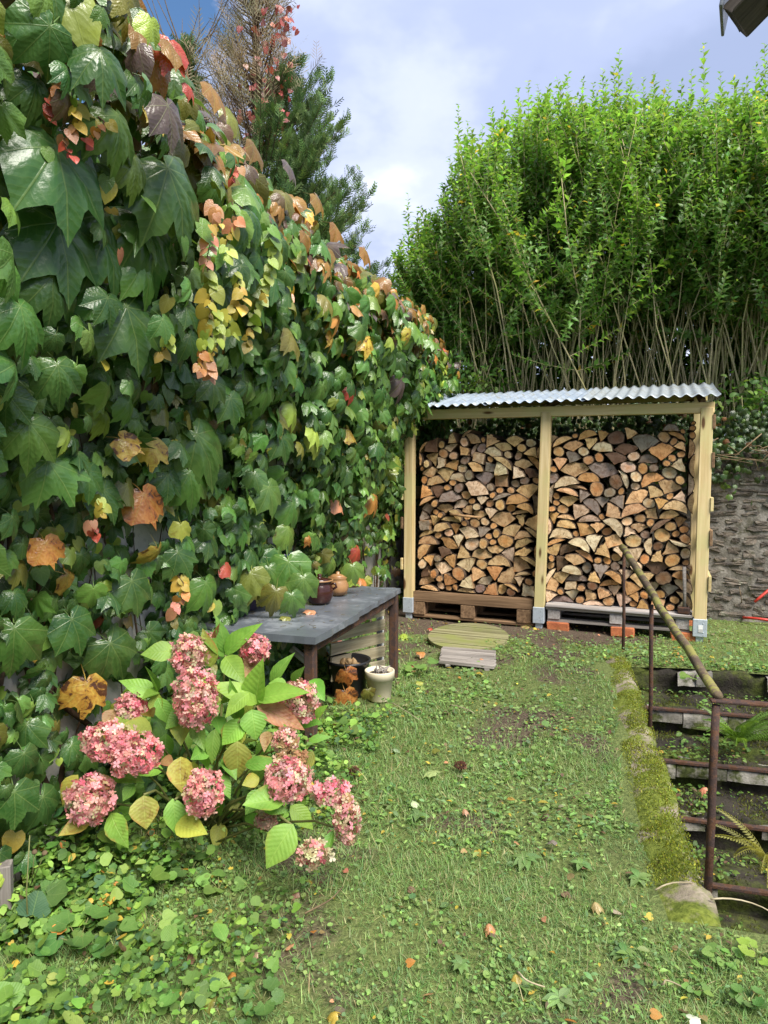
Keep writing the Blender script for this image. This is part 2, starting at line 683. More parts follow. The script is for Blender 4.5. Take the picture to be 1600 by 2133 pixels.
# ------------------------------------------------------------------ material set
M_POST = wood_mat('new_pine', (0.64, 0.51, 0.285), (0.47, 0.345, 0.155), 0.7, green=(0.49, 0.44, 0.20), gs=9, knots=True)
M_DARKW = wood_mat('weathered_board', (0.27, 0.17, 0.095), (0.11, 0.065, 0.035), 0.85)
M_GREYW = wood_mat('grey_board', (0.33, 0.30, 0.27), (0.15, 0.13, 0.115), 0.85)
M_MOSSW = wood_mat('mossy_board', (0.27, 0.255, 0.14), (0.12, 0.11, 0.05), 0.9, green=(0.17, 0.19, 0.05))
M_BLACKW = wood_mat('old_black_timber', (0.075, 0.062, 0.05), (0.03, 0.025, 0.02), 0.9)
M_PALLETG = wood_mat('silver_pallet_wood', (0.46, 0.43, 0.41), (0.25, 0.22, 0.20), 0.85)
M_GALV = plain_mat('galvanised_steel', (0.52, 0.58, 0.64), 0.5, 0.35, 0.25, 30, dirt=(0.3, 0.32, 0.33), dirtf=(0.52, 0.7))
M_RUST = plain_mat('rusty_iron', (0.17, 0.085, 0.05), 0.88, 0.0, 0.6, 26, spec=0.2, dirt=(0.055, 0.036, 0.032), dirtf=(0.44, 0.54), bump=1.0)
M_RAIL = plain_mat('lichen_covered_rail', (0.17, 0.125, 0.085), 0.9, 0.0, 0.5, 9, spec=0.2, dirt=(0.20, 0.19, 0.055), dirtf=(0.46, 0.56), bump=0.6)
M_BRICK = rock_mat('brick_red', (0.50, 0.17, 0.07), (0.36, 0.11, 0.05), scale=12)
M_STONE = rock_mat('rubble_stone', (0.21, 0.175, 0.14), (0.095, 0.085, 0.075), moss=(0.30, 0.28, 0.23), mossf=(0.54, 0.66), scale=13, bstr=1.0)
M_MORTAR = rock_mat('lime_mortar', (0.27, 0.25, 0.22), (0.12, 0.11, 0.09), moss=(0.09, 0.085, 0.05), mossf=(0.50, 0.66), scale=5, objvar=False, bstr=1.0)
M_CONC = rock_mat('old_concrete', (0.33, 0.31, 0.275), (0.19, 0.175, 0.15), moss=(0.085, 0.10, 0.03), mossf=(0.47, 0.58), scale=5)
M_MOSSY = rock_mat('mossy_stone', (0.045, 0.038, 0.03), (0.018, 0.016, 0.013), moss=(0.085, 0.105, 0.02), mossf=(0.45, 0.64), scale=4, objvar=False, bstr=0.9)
M_KERB = rock_mat('mossy_wall_head', (0.34, 0.29, 0.22), (0.15, 0.125, 0.09), moss=(0.15, 0.18, 0.03), mossf=(0.42, 0.52), scale=3.5, objvar=False, bstr=0.9)
M_RENDER = rock_mat('white_render', (0.58, 0.56, 0.52), (0.42, 0.40, 0.36), scale=3, objvar=False, bstr=0.2)
M_SLATE = plain_mat('slate_top', (0.13, 0.145, 0.17), 0.35, 0.0, 0.3, 4, dirt=(0.19, 0.205, 0.23), dirtf=(0.5, 0.6), bump=0.1)
M_WHITE = plain_mat('chipped_white_paint', (0.72, 0.72, 0.70), 0.6, 0, 0.2, 10, dirt=(0.35, 0.32, 0.27), dirtf=(0.58, 0.7))
M_LATH = wood_mat('pale_lath', (0.46, 0.40, 0.27), (0.26, 0.215, 0.13), 0.8)
M_CREAM = plain_mat('cream_clay', (0.66, 0.58, 0.42), 0.6, 0, 0.15, 8, dirt=(0.45, 0.38, 0.26), dirtf=(0.58, 0.72))
M_BLACKP = plain_mat('black_plastic', (0.018, 0.018, 0.02), 0.4, 0, 0.2, 10)
M_GLAZE = plain_mat('brown_glaze', (0.045, 0.014, 0.010), 0.18, 0, 0.3, 10, dirt=(0.16, 0.065, 0.025), dirtf=(0.6, 0.68), bump=0.03)
M_TAN = plain_mat('tan_earthenware', (0.36, 0.19, 0.08), 0.35, 0, 0.3, 8)
M_TERRA = plain_mat('terracotta', (0.45, 0.14, 0.05), 0.6, 0, 0.3, 8)
M_PURPLE = plain_mat('mauve_pot', (0.16, 0.12, 0.20), 0.35, 0, 0.2, 8)
M_BLUE = plain_mat('dark_blue_pot', (0.015, 0.03, 0.085), 0.2, 0, 0.2, 8)
M_TUBER = plain_mat('dry_tuber', (0.50, 0.33, 0.16), 0.8, 0, 0.4, 20)
M_SOIL = rock_mat('pot_soil', (0.06, 0.045, 0.033), (0.03, 0.022, 0.016), scale=30, objvar=False)
M_RED = plain_mat('red_rubber', (0.55, 0.045, 0.03), 0.4, 0, 0.25, 10)
M_TWIG = wood_mat('twig_bark', (0.22, 0.16, 0.09), (0.10, 0.07, 0.04), 0.85)
M_VINE = wood_mat('vine_bark', (0.12, 0.075, 0.045), (0.055, 0.035, 0.022), 0.9)
M_STEM = wood_mat('privet_stem', (0.54, 0.46, 0.27), (0.33, 0.28, 0.155), 0.8, green=(0.40, 0.39, 0.16))

# corrugated iron
t = NT('corrugated_iron')
geo = t.new('ShaderNodeNewGeometry')
oi = t.new('ShaderNodeObjectInfo')
n1 = t.noise(geo.outputs['Position'], 4.0, 5, 0.65)
n2 = t.noise(geo.outputs['Position'], 26.0, 4, 0.6)
c = t.mix(t.step(n1, 0.35, 0.65), (0.27, 0.325, 0.40), (0.41, 0.48, 0.58))
c = t.mix(t.step(oi.outputs['Random'], 0.45, 0.55), c, t.mix(0.45, c, (0.36, 0.37, 0.33)))
c = t.mix(t.math('MULTIPLY', t.step(t.math('ADD', t.math('MULTIPLY', n1, 0.5), t.math('MULTIPLY', n2, 0.5)), 0.50, 0.60), 0.75), c, (0.22, 0.215, 0.17))
c = t.mix(t.step(n2, 0.68, 0.74), c, (0.21, 0.12, 0.07))
M_TIN = t.done(t.pbsdf(c, 0.45, t.bump(n2, 0.15, 0.003), 0.25))

# log end grain: UV = metres from the pith
t = NT('log_end_grain')
uv = t.new('ShaderNodeUVMap')
oi = t.new('ShaderNodeObjectInfo')
ln = t.new('ShaderNodeVectorMath', operation='LENGTH')
t.l.new(uv.outputs[0], ln.inputs[0])
ro = t.new('ShaderNodeVectorMath', operation='ADD')
t.l.new(uv.outputs[0], ro.inputs[0])
so = t.new('ShaderNodeVectorMath', operation='SCALE')
so.inputs[0].default_value = (31, 17, 9)
t.l.new(oi.outputs['Random'], so.inputs['Scale'])
t.l.new(so.outputs[0], ro.inputs[1])
pv = ro.outputs[0]
wob = t.noise(pv, 14, 3)
rr = t.math('ADD', ln.outputs['Value'], t.math('MULTIPLY', wob, 0.012))
ring = t.math('SINE', t.math('MULTIPLY', rr, 900.0))
sp = t.new('ShaderNodeSeparateXYZ')
t.l.new(uv.outputs[0], sp.inputs[0])
an = t.math('ARCTAN2', sp.outputs[0], sp.outputs[1])
cv = t.new('ShaderNodeCombineXYZ')
t.set(cv.inputs[0], t.math('MULTIPLY', an, 6.0))
t.set(cv.inputs[1], t.math('MULTIPLY', ln.outputs['Value'], 10.0))
t.set(cv.inputs[2], t.math('MULTIPLY', oi.outputs['Random'], 50.0))
rad = t.noise(cv.outputs[0], 1.6, 4, 0.65)
base = oi.outputs['Color']
c = t.mix(t.math('MULTIPLY', t.math('ADD', t.math('MULTIPLY', ring, 0.5), 0.5), 0.32), base, t.mix(1.0, base, (0.55, 0.42, 0.30), 'MULTIPLY'))
blot = t.noise(pv, 22, 5, 0.65)
c = t.mix(t.math('MULTIPLY', t.step(blot, 0.42, 0.66), 0.75), c, t.mix(1.0, base, (0.50, 0.40, 0.32), 'MULTIPLY'))
c = t.mix(t.math('MULTIPLY', t.step(rad, 0.56, 0.66), 0.8), c, t.mix(1.0, base, (0.30, 0.23, 0.18), 'MULTIPLY'))
c = t.mix(t.math('MULTIPLY', t.step(ln.outputs['Value'], 0.008, 0.045, inv=True), 0.5), c, t.mix(1.0, base, (0.85, 0.55, 0.32), 'MULTIPLY'))
hh = t.math('ADD', t.math('MULTIPLY', rad, 1.2), t.noise(pv, 70, 4, 0.7))
M_END = t.done(t.pbsdf(c, 0.8, t.bump(hh, 0.5, 0.006), spec=0.25))
M_BARK = rock_mat('log_bark', (0.17, 0.115, 0.075), (0.065, 0.042, 0.028), scale=18, bstr=1.0)
M_SPLIT = wood_mat('split_wood', (0.36, 0.22, 0.11), (0.19, 0.11, 0.055), 0.85)

# lawn soil; 'tint' red channel = bareness of the ground
t = NT('lawn_soil')
geo = t.new('ShaderNodeNewGeometry')
p = geo.outputs['Position']
a = t.new('ShaderNodeAttribute', attribute_name='tint')
sp = t.new('ShaderNodeSeparateColor')
t.l.new(a.outputs['Color'], sp.inputs[0])
n1 = t.noise(p, 5.0, 6, 0.65)
n2 = t.noise(p, 60.0, 5, 0.7)
n3 = t.noise(p, 1.3, 4, 0.6)
soil = t.mix(t.step(n2, 0.3, 0.7), (0.055, 0.040, 0.028), (0.145, 0.11, 0.08))
moss = t.mix(t.step(n2, 0.3, 0.7), (0.07, 0.095, 0.03), (0.17, 0.205, 0.068))
f = t.math('ADD', t.math('MULTIPLY', n1, 0.7), t.math('MULTIPLY', sp.outputs[0], 0.75))
c = t.mix(t.step(f, 0.46, 0.72), moss, soil)
M_GROUND = t.done(t.pbsdf(c, 0.95, t.bump(t.math('ADD', n1, n2), 0.8, 0.02), spec=0.15))

# leaves
M_IVY_O = leaf_mat('creeper_leaf', 'obj', 'palmate', 0.30, 0.20, spec=0.55, vein_lift=0.45)
M_IVY_A = leaf_mat('creeper_foliage', 'attr', 'palmate', 0.30, 0.20, spec=0.55, vein_lift=0.45)
M_HYD_O = leaf_mat('hydrangea_leaf', 'obj', 'pinnate', 0.5, 0.3, spec=0.35, edge=True)
M_PRIVET = leaf_mat('privet_leaf', 'attr', None, 0.42, 0.48)
M_CONIF = leaf_mat('conifer_spray', 'attr', None, 0.7, 0.2, spec=0.2)
M_GRASS = leaf_mat('grass_blade', 'attr', None, 0.5, 0.35, spec=0.3)
M_COVER_A = leaf_mat('ground_leaf', 'attr', 'pinnate', 0.5, 0.3, spec=0.35)
M_COVER_O = leaf_mat('weed_leaf', 'obj', 'palmate', 0.5, 0.3, spec=0.35, vein_lift=0.4)
M_FERN = leaf_mat('fern_frond', 'attr', None, 0.55, 0.35)
M_PETAL = leaf_mat('floret', 'attr', None, 0.65, 0.4, spec=0.2, ttint=(1.3, 1.2, 1.2), mott=0.0)
M_GREENSTEM = plain_mat('green_stem', (0.16, 0.17, 0.05), 0.6, 0, 0.4, 8)

# ------------------------------------------------------------------ axes of the place
KV = np.array([0.2557, 0.9668])          # along the lawn edge
KU = np.array([0.9668, -0.2557])
K0 = np.array([1.163, 2.43])
PIT_A0, PIT_A1, PIT_B1 = -0.27, 2.83, 1.7


def kw(a, b, z=0.0):
    q = K0 + a * KV + b * KU
    return (q[0], q[1], z)


SU = np.array([0.925, -0.380])
SWV = np.array([0.380, 0.925])
SO = np.array([0.244, 6.92])


def sw(u, w, z=0.0):
    q = SO + u * SU + w * SWV
    return (q[0], q[1], z)


WN = np.array([0.9643, -0.2649])          # creeper wall normal, towards the lawn
WT = np.array([0.2649, 0.9643])
WALL_X0, WALL_SL = -2.02, 0.2747


def wallp(Y, off=0.0, z=0.0):
    Y = np.asarray(Y, float)
    x = WALL_X0 + WALL_SL * Y
    return np.stack([x + WN[0] * off, Y + WN[1] * off, np.broadcast_to(z, Y.shape)], -1)


def bareness(x, y):
    """0 = thick turf, 1 = bare soil"""
    n = 0.55 * vnoise(x, y, 1.6, 1) + 0.45 * vnoise(x, y, 4.5, 2)
    q = (np.stack([x, y], -1) - SO) @ SWV          # distance behind the shed front
    uu = (np.stack([x, y], -1) - SO) @ SU
    band = np.clip(1 - np.abs(q - 0.05) / 0.85, 0, 1) * np.clip((2.3 - uu) * 2, 0.15, 1)
    kb = (np.stack([x, y], -1) - K0) @ KU
    path = np.exp(-((kb + 1.05) / 0.36) ** 2) * 0.24 - np.clip((kb + 0.3) * 3, 0, 0.5)
    return np.clip((n - 0.48) * 2.0 + path + band * 1.3, 0, 1)


# ------------------------------------------------------------------ ground
al = np.unique(np.round(np.concatenate([[-60, -25, -10, -5], np.arange(-2.5, -0.05, 0.07), [PIT_A0], np.arange(0.03, 2.8, 0.07), [PIT_A1],
                                        np.arange(2.9, 6.5, 0.07), [8, 12, 25, 60, 110]]), 4))
bl = np.unique(np.round(np.concatenate([[-70, -25, -10, -6], np.arange(-4.2, -0.02, 0.07), [0.0, 0.4, 0.8, 1.25, PIT_B1], np.arange(1.8, 3.2, 0.1), [4, 6, 12, 25, 70]]), 4))
A, B = np.meshgrid(al, bl, indexing='ij')
gx = K0[0] + A * KV[0] + B * KU[0]
gy = K0[1] + A * KV[1] + B * KU[1]
near = np.clip(1 - (np.hypot(gx, gy - 4) - 4) / 2, 0, 1)
gz = near * ((vnoise(gx, gy, 1.1, 3) - 0.5) * 0.05 + (vnoise(gx, gy, 6, 4) - 0.5) * 0.022)
edge_f = np.clip(np.minimum(np.abs(B), 0.3) / 0.3, 0, 1)
gz = gz * np.where((A > -0.4) & (A < 3.2) & (B > -0.4), edge_f, 1)


def ground_z(x, y):
    n = np.clip(1 - (np.hypot(x, y - 4) - 4) / 2, 0, 1)
    return n * ((vnoise(x, y, 1.1, 3) - 0.5) * 0.05 + (vnoise(x, y, 6, 4) - 0.5) * 0.022)


na, nb = len(al), len(bl)
V = np.stack([gx, gy, gz], -1).reshape(-1, 3)
Fs = []
for i in range(na - 1):
    for j in range(nb - 1):
        if al[i] >= PIT_A0 - 1e-6 and al[i + 1] <= PIT_A1 + 1e-6 and bl[j] >= -1e-6 and bl[j + 1] <= PIT_B1 + 1e-6:
            continue
        Fs.append((i * nb + j, (i + 1) * nb + j, (i + 1) * nb + j + 1, i * nb + j + 1))
bare = bareness(V[:, 0], V[:, 1])
s = Soup()
s.raw(V, Fs, np.stack([bare, bare, bare, np.zeros_like(bare)], 1))
tag(s.obj('ground', M_GROUND), 'mossy lawn ground with bare trodden soil', None, None, 'structure')

# raised bank behind the stone wall, where the hedge grows
n = 24
us, ws = np.linspace(-1.2, 7.5, n), np.linspace(1.5, 9, n)
Ug, Wg = np.meshgrid(us, ws, indexing='ij')
bx, by = SO[0] + Ug * SU[0] + Wg * SWV[0], SO[1] + Ug * SU[1] + Wg * SWV[1]
bz = 1.15 + (vnoise(bx, by, 1.0, 5) - 0.5) * 0.2
V = np.stack([bx, by, bz], -1).reshape(-1, 3)
Fs = [(i * n + j, (i + 1) * n + j, (i + 1) * n + j + 1, i * n + j + 1) for i in range(n - 1) for j in range(n - 1)]
s = Soup()
s.raw(V, Fs, (0.6, 0.6, 0.6, 0))
tag(s.obj('earth_bank', M_GROUND), None, None, None, 'structure')

# ------------------------------------------------------------------ walls
Vb, Fb = box_geo(0, 8.6, -0.3, 0.0, -0.1, 2.72, 0.02)
Mw = Matrix(((WT[0], -WN[0] * -1, 0, 0), (WT[1], -WN[1] * -1, 0, 0), (0, 0, 1, 0), (0, 0, 0, 1)))
Mw.translation = Vector((WALL_X0 - 0.1 * WALL_SL, -0.1, 0))
gw = mk('garden_wall', Vb, Fb, M_RENDER, None, Mw)
tag(gw, 'white rendered garden wall smothered in large-leaved creeper', 'wall')

bw = thing('stone_wall', 'rubble stone wall with pale mortar behind the log store', 'wall', sw(2.8, 1.3))
Vb, Fb = box_geo(-1.6, 6.5, 0, 0.45, -0.1, 1.72, 0.03)
Mb = Matrix(((SU[0], SWV[0], 0, 0), (SU[1], SWV[1], 0, 0), (0, 0, 1, 0), (0, 0, 0, 1)))
Mb.translation = Vector(sw(0, 1.16))
# the mortar face is uneven: a displaced grid over the box front
mort = mk('mortar_body', Vb, Fb, M_MORTAR, bw, Mb)
gu, gz_ = np.meshgrid(np.linspace(2.2, 4.6, 70), np.linspace(-0.05, 1.7, 60), indexing='ij')
gd = -0.004 - 0.018 * vnoise(gu, gz_, 14, 8)
Vg = np.stack([gu, gd, gz_], -1).reshape(-1, 3)
mk('mortar_face', Vg, [(i * 60 + j, (i + 1) * 60 + j, (i + 1) * 60 + j + 1, i * 60 + j + 1) for i in range(69) for j in range(59)], M_MORTAR, bw, Mb, smooth=True)
z = 0.02
ns = 0
while z < 1.66:
    h = rng.uniform(0.045, 0.10)
    u = 2.3 + rng.uniform(0, 0.15)
    while u < 4.4:
        L = rng.uniform(0.10, 0.32) * (1.3 if h < 0.07 else 0.9)
        hh = h * rng.uniform(0.65, 1.0)
        k = 11
        ang = np.linspace(0, 2 * np.pi, k, endpoint=False)
        rr = rng.uniform(0.72, 1.14, k)
        ox = np.sign(np.cos(ang)) * np.abs(np.cos(ang)) ** 0.6 * L / 2 * rr
        oz = np.sign(np.sin(ang)) * np.abs(np.sin(ang)) ** 0.6 * hh / 2 * rr
        pr = rng.uniform(0.018, 0.026)
        V = [(0.0, -pr - 0.004, 0.0)]
        V += [(x * 0.9, -pr + rng.normal(0, 0.006), zz2 * 0.86) for x, zz2 in zip(ox, oz)]
        V += [(x, 0.02, zz2) for x, zz2 in zip(ox, oz)]
        Fs = [(0, 1 + (i + 1) % k, 1 + i) for i in range(k)] + [(1 + i, 1 + (i + 1) % k, 1 + k + (i + 1) % k, 1 + k + i) for i in range(k)]
        Ms = Mb @ Matrix.Translation((u + L / 2, 0, z + h / 2 + rng.normal(0, 0.012))) @ Matrix.Rotation(rng.normal(0, 0.10), 4, 'Y')
        mk('stone', V, Fs, M_STONE, bw, Ms, smooth=False)
        ns += 1
        u += L + rng.uniform(0.004, 0.05)
    z += h * rng.uniform(0.80, 1.02) + 0.006

# retaining wall beside the steps, its head covered in moss
nA, nB = 90, 10
aa = np.linspace(-0.27, 3.05, nA)
prof = np.array([(-0.27, -0.10), (-0.23, -0.04), (-0.16, 0.0), (-0.09, 0.028), (-0.04, 0.032), (0.0, 0.012), (0.014, -0.06), (0.02, -0.3), (0.02, -0.8), (0.02, -1.35)])
V = []
for a_ in aa:
    for b_, z_ in prof:
        x_, y_, _ = kw(a_, b_)
        q = (vnoise(np.array([a_ * 3]), np.array([b_ * 9 + z_ * 4]), 1.9, 11)[0] - 0.5)
        q2 = (vnoise(np.array([a_]), np.array([b_]), 9, 12)[0] - 0.5)
        bb = b_ + q * 0.05 * (1 if z_ < 0.02 else 0.4) + (vnoise(np.array([a_]), np.array([0.3]), 2.2, 13)[0] - 0.5) * 0.05
        x_, y_, _ = kw(a_, bb)
        V.append((x_, y_, z_ + (q * 0.03 + q2 * 0.02) * (1 if z_ > -0.1 else 0)))
Fs = [(i * nB + j, (i + 1) * nB + j, (i + 1) * nB + j + 1, i * nB + j + 1) for i in range(nA - 1) for j in range(nB - 1)]
Fs.append(tuple(range(nB)))
Fs.append(tuple((nA - 1) * nB + j for j in range(nB))[::-1])
rw = mk('retaining_wall', V, Fs, M_KERB, None, None, smooth=True)
tag(rw, 'low moss-topped retaining wall between the lawn and the sunken steps', 'wall')

# ------------------------------------------------------------------ sunken steps
st = thing('stone_steps', 'mossy sunken stone steps with rusty iron nosings beside the lawn', 'steps', kw(1.5, 0.8, -0.5))
MK = Matrix(((KU[0], KV[0], 0, 0), (KU[1], KV[1], 0, 0), (0, 0, 1, 0), (0, 0, 0, 1)))
MK.translation = Vector(kw(0, 0))
NOS = [2.83, 2.47, 1.99, 1.60, 1.25, 0.88, 0.52]


def rough_block(name, b0, b1, a0, a1, z0, z1, mat, parent, nx=26, nz=5, ny=6, amp=0.012, sd=1):
    """block whose front (towards -a) and top are uneven"""
    path = [(a0, z0 + (z1 - z0) * k / nz) for k in range(nz + 1)] + [(a0 + (a1 - a0) * k / ny, z1) for k in range(1, ny + 1)]
    bs = np.linspace(b0, b1, nx)
    V = []
    for b_ in bs:
        for k, (a_, z_) in enumerate(path):
            q = vnoise(np.array([b_]), np.array([a_ * 1.3 + z_ * 2.1]), 7.0, sd)[0] - 0.5
            q3 = vnoise(np.array([b_]), np.array([a_ + z_]), 19.0, sd + 1)[0] - 0.5
            d = (q * 1.6 + q3) * amp
            V.append((b_, a_ - (d if k <= nz else 0), z_ + (d if k >= nz else 0)))
    m = len(path)
    Fs = [(i * m + k, (i + 1) * m + k, (i + 1) * m + k + 1, i * m + k + 1) for i in range(nx - 1) for k in range(m - 1)]
    return mk(name, V, Fs, mat, parent, MK, smooth=True)


for k, a_ in enumerate(NOS):
    z1 = -0.18 * k
    a1 = (NOS[k - 1] if k else a_ + 0.3)
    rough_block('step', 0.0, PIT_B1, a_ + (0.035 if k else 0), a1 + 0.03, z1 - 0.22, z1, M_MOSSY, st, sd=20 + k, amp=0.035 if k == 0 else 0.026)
    if k in (1, 2, 3, 4, 5):
        bs = [0.10, 0.33, 0.62, 0.98, 1.30, 1.66] if k != 2 else [0.06, 0.22, 0.52, 0.80, 1.2, 1.65]
        hi = {1: 0.085, 2: 0.08, 3: 0.05, 4: 0.05, 5: 0.05}[k]
        for i in range(5):
            if k >= 3 and i in (1, 3):
                continue
            rough_block('concrete_slab', bs[i], bs[i + 1] - 0.006, a_ - 0.028 - rng.uniform(0, 0.008), a_ + 0.10, z1 - 0.02 - hi * rng.uniform(0.8, 1.2), z1 - 0.012, M_CONC, st, 8, 3, 2, 0.012, 40 + k * 5 + i)
        beam('nosing', kw(a_ - 0.03, 0.03, z1 + 0.004), kw(a_ - 0.03, PIT_B1 - 0.02, z1 + 0.004 + rng.normal(0, 0.008)), 0.036, 0.020, M_RUST, st)
# stones at the top step
for (b_, s_) in ((0.34, 0.09), (0.47, 0.06), (0.95, 0.08), (1.2, 0.1)):
    rough_block('edge_stone', b_, b_ + s_ * 1.8, 2.83 - 0.05, 2.95, -0.10, 0.006, M_CONC, st, 8, 3, 3, 0.03, int(b_ * 100))
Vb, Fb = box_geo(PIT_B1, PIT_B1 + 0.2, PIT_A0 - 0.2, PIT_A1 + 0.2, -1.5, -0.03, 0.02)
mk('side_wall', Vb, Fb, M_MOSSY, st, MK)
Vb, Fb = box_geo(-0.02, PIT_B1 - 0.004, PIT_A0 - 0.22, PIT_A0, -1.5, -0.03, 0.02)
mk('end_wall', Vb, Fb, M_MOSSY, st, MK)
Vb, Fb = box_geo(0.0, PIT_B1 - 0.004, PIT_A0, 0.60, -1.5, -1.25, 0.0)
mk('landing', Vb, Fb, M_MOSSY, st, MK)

# ------------------------------------------------------------------ hand rail
hr = thing('hand_rail', 'rusty iron handrail with lichen-covered pole along the sunken steps', 'handrail', kw(0.0, -0.03))
PA, PB, PC = Vector((1.150, 2.345, 0)), Vector((1.537, 3.86, 0)), Vector((2.010, 5.65, 0))
tA, tB, tC = Vector((1.164, 2.345, 0.688)), Vector((1.53, 3.86, 0.745)), Vector((2.0, 5.65, 0.83))
for pb, tp, r_ in ((PA, tA, 0.0145), (PB, tB, 0.0125), (PC, tC, 0.0135)):
    tube('rail_post', [pb - Vector((0, 0, 0.15)), pb.lerp(tp, 0.35) + Vector((0.004, 0, 0)), pb.lerp(tp, 0.7), tp - Vector((0, 0, 0.004))], r_, M_RUST, hr, 8)
mid = [tA + (tC - tA) * f + Vector((rng.normal(0, 0.004), 0, 0.028 + rng.normal(0, 0.004))) for f in np.linspace(0.0, 1.03, 14)]
tube('rail_pole', mid, np.linspace(0.017, 0.028, 14), M_RAIL, hr, 10)
e = Vector((*(np.array([1.164, 2.345]) + KU * 1.5), 0.70))
beam('flat_bar', Vector((1.145, 2.35, 0.700)), e + Vector((0, 0, 0.0)), 0.038, 0.011, M_RUST, hr)
pE = Vector((e.x, e.y, 0))
tube('rail_post', [pE - Vector((0, 0, 0.1)), pE + Vector((0, 0, 0.69))], 0.0175, M_RUST, hr, 8)

# ------------------------------------------------------------------ firewood shed
sh = thing('firewood_shed', 'open-fronted pine log store with a corrugated iron roof', 'log store', sw(1.36, 0.0))
POSTU = (0.0, 1.324, 2.72)
for i, u in enumerate(POSTU):
    lean = {0: 0.006, 1: 0.045, 2: 0.01}[i]
    beam('post', sw(u, 0.045, 0.075), sw(u + lean, 0.045, (2.06, 2.055, 2.05)[i]), 0.092 if i < 2 else 0.10, 0.09, M_POST, sh, up=(SWV[0], SWV[1], 0))
    an = beam('post_anchor', sw(u, 0.045, 0.06), sw(u, 0.045, 0.215), 0.106 if i < 2 else 0.114, 0.104, M_GALV, sh, up=(SWV[0], SWV[1], 0), bev=0.004)
    beam('anchor_stub', sw(u, 0.045, -0.1), sw(u, 0.045, 0.062), 0.062, 0.06, M_GALV, an, up=(SWV[0], SWV[1], 0))
    for zz3 in (0.10, 0.18):
        tube('screw', [sw(u + 0.025, -0.010, zz3), sw(u + 0.025, -0.003, zz3)], 0.005, M_GALV, an, 6)
for u in (0.03, 2.70):
    beam('rear_post', sw(u, 0.98, -0.05), sw(u, 0.98, 2.27), 0.085, 0.085, M_POST, sh, up=(SWV[0], SWV[1], 0))
beam('front_beam', sw(-0.05, 0.056, 2.075), sw(2.79, 0.056, 2.052), 0.085, 0.092, M_POST, sh)
beam('rear_beam', sw(-0.05, 1.03, 2.27), sw(2.78, 1.03, 2.25), 0.05, 0.09, M_POST, sh)
for u in (0.02, 1.35, 2.70):
    beam('rafter', sw(u, 0.08, 2.10), sw(u, 1.02, 2.285), 0.045, 0.07, M_DARKW, sh)
for (u, zs) in ((-0.066, (1.94, 1.60, 1.28, 0.98, 0.56)), (2.788, (1.93, 1.60, 1.22, 0.93, 0.53))):
    for i, z_ in enumerate(zs):
        new = (u < 0 and i in (1, 2, 4)) or (u > 0 and i in (2, 4))
        beam('side_board', sw(u, -0.005 + rng.uniform(-0.01, 0.01), z_), sw(u, 1.06, z_ + rng.normal(0, 0.01)), 0.024, rng.uniform(0.11, 0.14), M_POST if new else M_DARKW, sh)
# corrugated sheets: three, overlapping by one wave
PITCHW = 0.094
for k, (u0, nw) in enumerate(((-0.09, 10), (0.80, 10), (1.70, 12))):
    ncol = nw * 8 + 1
    cu = u0 + np.arange(ncol) * PITCHW / 8
    w_ = np.linspace(-0.13, 1.13, 9)
    V = []
    for layer in (0, 1):
        for i, x in enumerate(cu):
            for w1 in w_:
                hgt = 2.142 + (w1 + 0.13) * 0.20 + 0.0125 * math.sin((x - u0) / PITCHW * 2 * math.pi + k * 0.3) - (x * 0.006) + k * 0.006 - layer * 0.003
                hgt += 0.008 * math.sin(w1 * 3 + x)
                V.append(sw(x, w1 + rng.normal(0, 0.001), hgt))
    m, off = len(w_), ncol * len(w_)
    Fs = []
    for i in range(ncol - 1):
        for j in range(m - 1):
            q = (i * m + j, (i + 1) * m + j, (i + 1) * m + j + 1, i * m + j + 1)
            Fs.append(q)
            Fs.append(tuple(x + off for x in q[::-1]))
        for j in (0, m - 1):
            q = (i * m + j, (i + 1) * m + j, off + (i + 1) * m + j, off + i * m + j)
            Fs.append(q[::-1] if j == 0 else q)
    mk('roof_sheet', V, Fs, M_TIN, sh, smooth=True)
# sticker on the right-hand anchor: a white label with a block of grey print
t = NT('anchor_label')
tc = t.new('ShaderNodeTexCoord')
sp = t.new('ShaderNodeSeparateXYZ')
t.l.new(tc.outputs['Object'], sp.inputs[0])
ln1 = t.step(t.math('PINGPONG', sp.outputs[0], 0.0035), 0.0012, 0.002)
low = t.step(sp.outputs[0], -0.004, -0.003, inv=True)
t.done(t.pbsdf(t.mix(t.math('MULTIPLY', t.math('MULTIPLY', ln1, low), 0.8), (0.75, 0.75, 0.73), (0.1, 0.1, 0.1)), 0.5))
beam('label', sw(2.725, -0.0095, 0.10), sw(2.725, -0.0095, 0.165), 0.036, 0.002, t.m, sh, up=(SWV[0], SWV[1], 0), bev=0)

# ------------------------------------------------------------------ pallets and bricks under the logs
pl = thing('wooden_pallet', 'dark brown pallet with a thick front board under the ivy-side logs', 'pallet', sw(0.66, 0.06))
for i in range(6):
    w0 = 0.02 + i * 0.15
    beam('deck_board', sw(0.05, w0 + 0.05, 0.226 if i == 0 else 0.25), sw(1.27, w0 + 0.05, (0.226 if i == 0 else 0.25)), 0.075 if i == 0 else 0.11, 0.10 if i == 0 else 0.03, M_DARKW, pl, warp=0.003)
for u in (0.10, 0.62, 1.18):
    for w_ in (0.09, 0.45, 0.8):
        beam('block', sw(u, w_ - 0.06, 0.108), sw(u, w_ + 0.06, 0.108), 0.14, 0.128, M_DARKW, pl)
for w_ in (0.09, 0.45, 0.8):
    beam('bottom_board', sw(0.05, w_, 0.028), sw(1.27, w_, 0.028), 0.10, 0.028, M_DARKW, pl, warp=0.002)
pr = thing('wooden_pallet', 'silver-grey slatted pallet raised on bricks under the stone-wall-side logs', 'pallet', sw(2.0, 0.06))
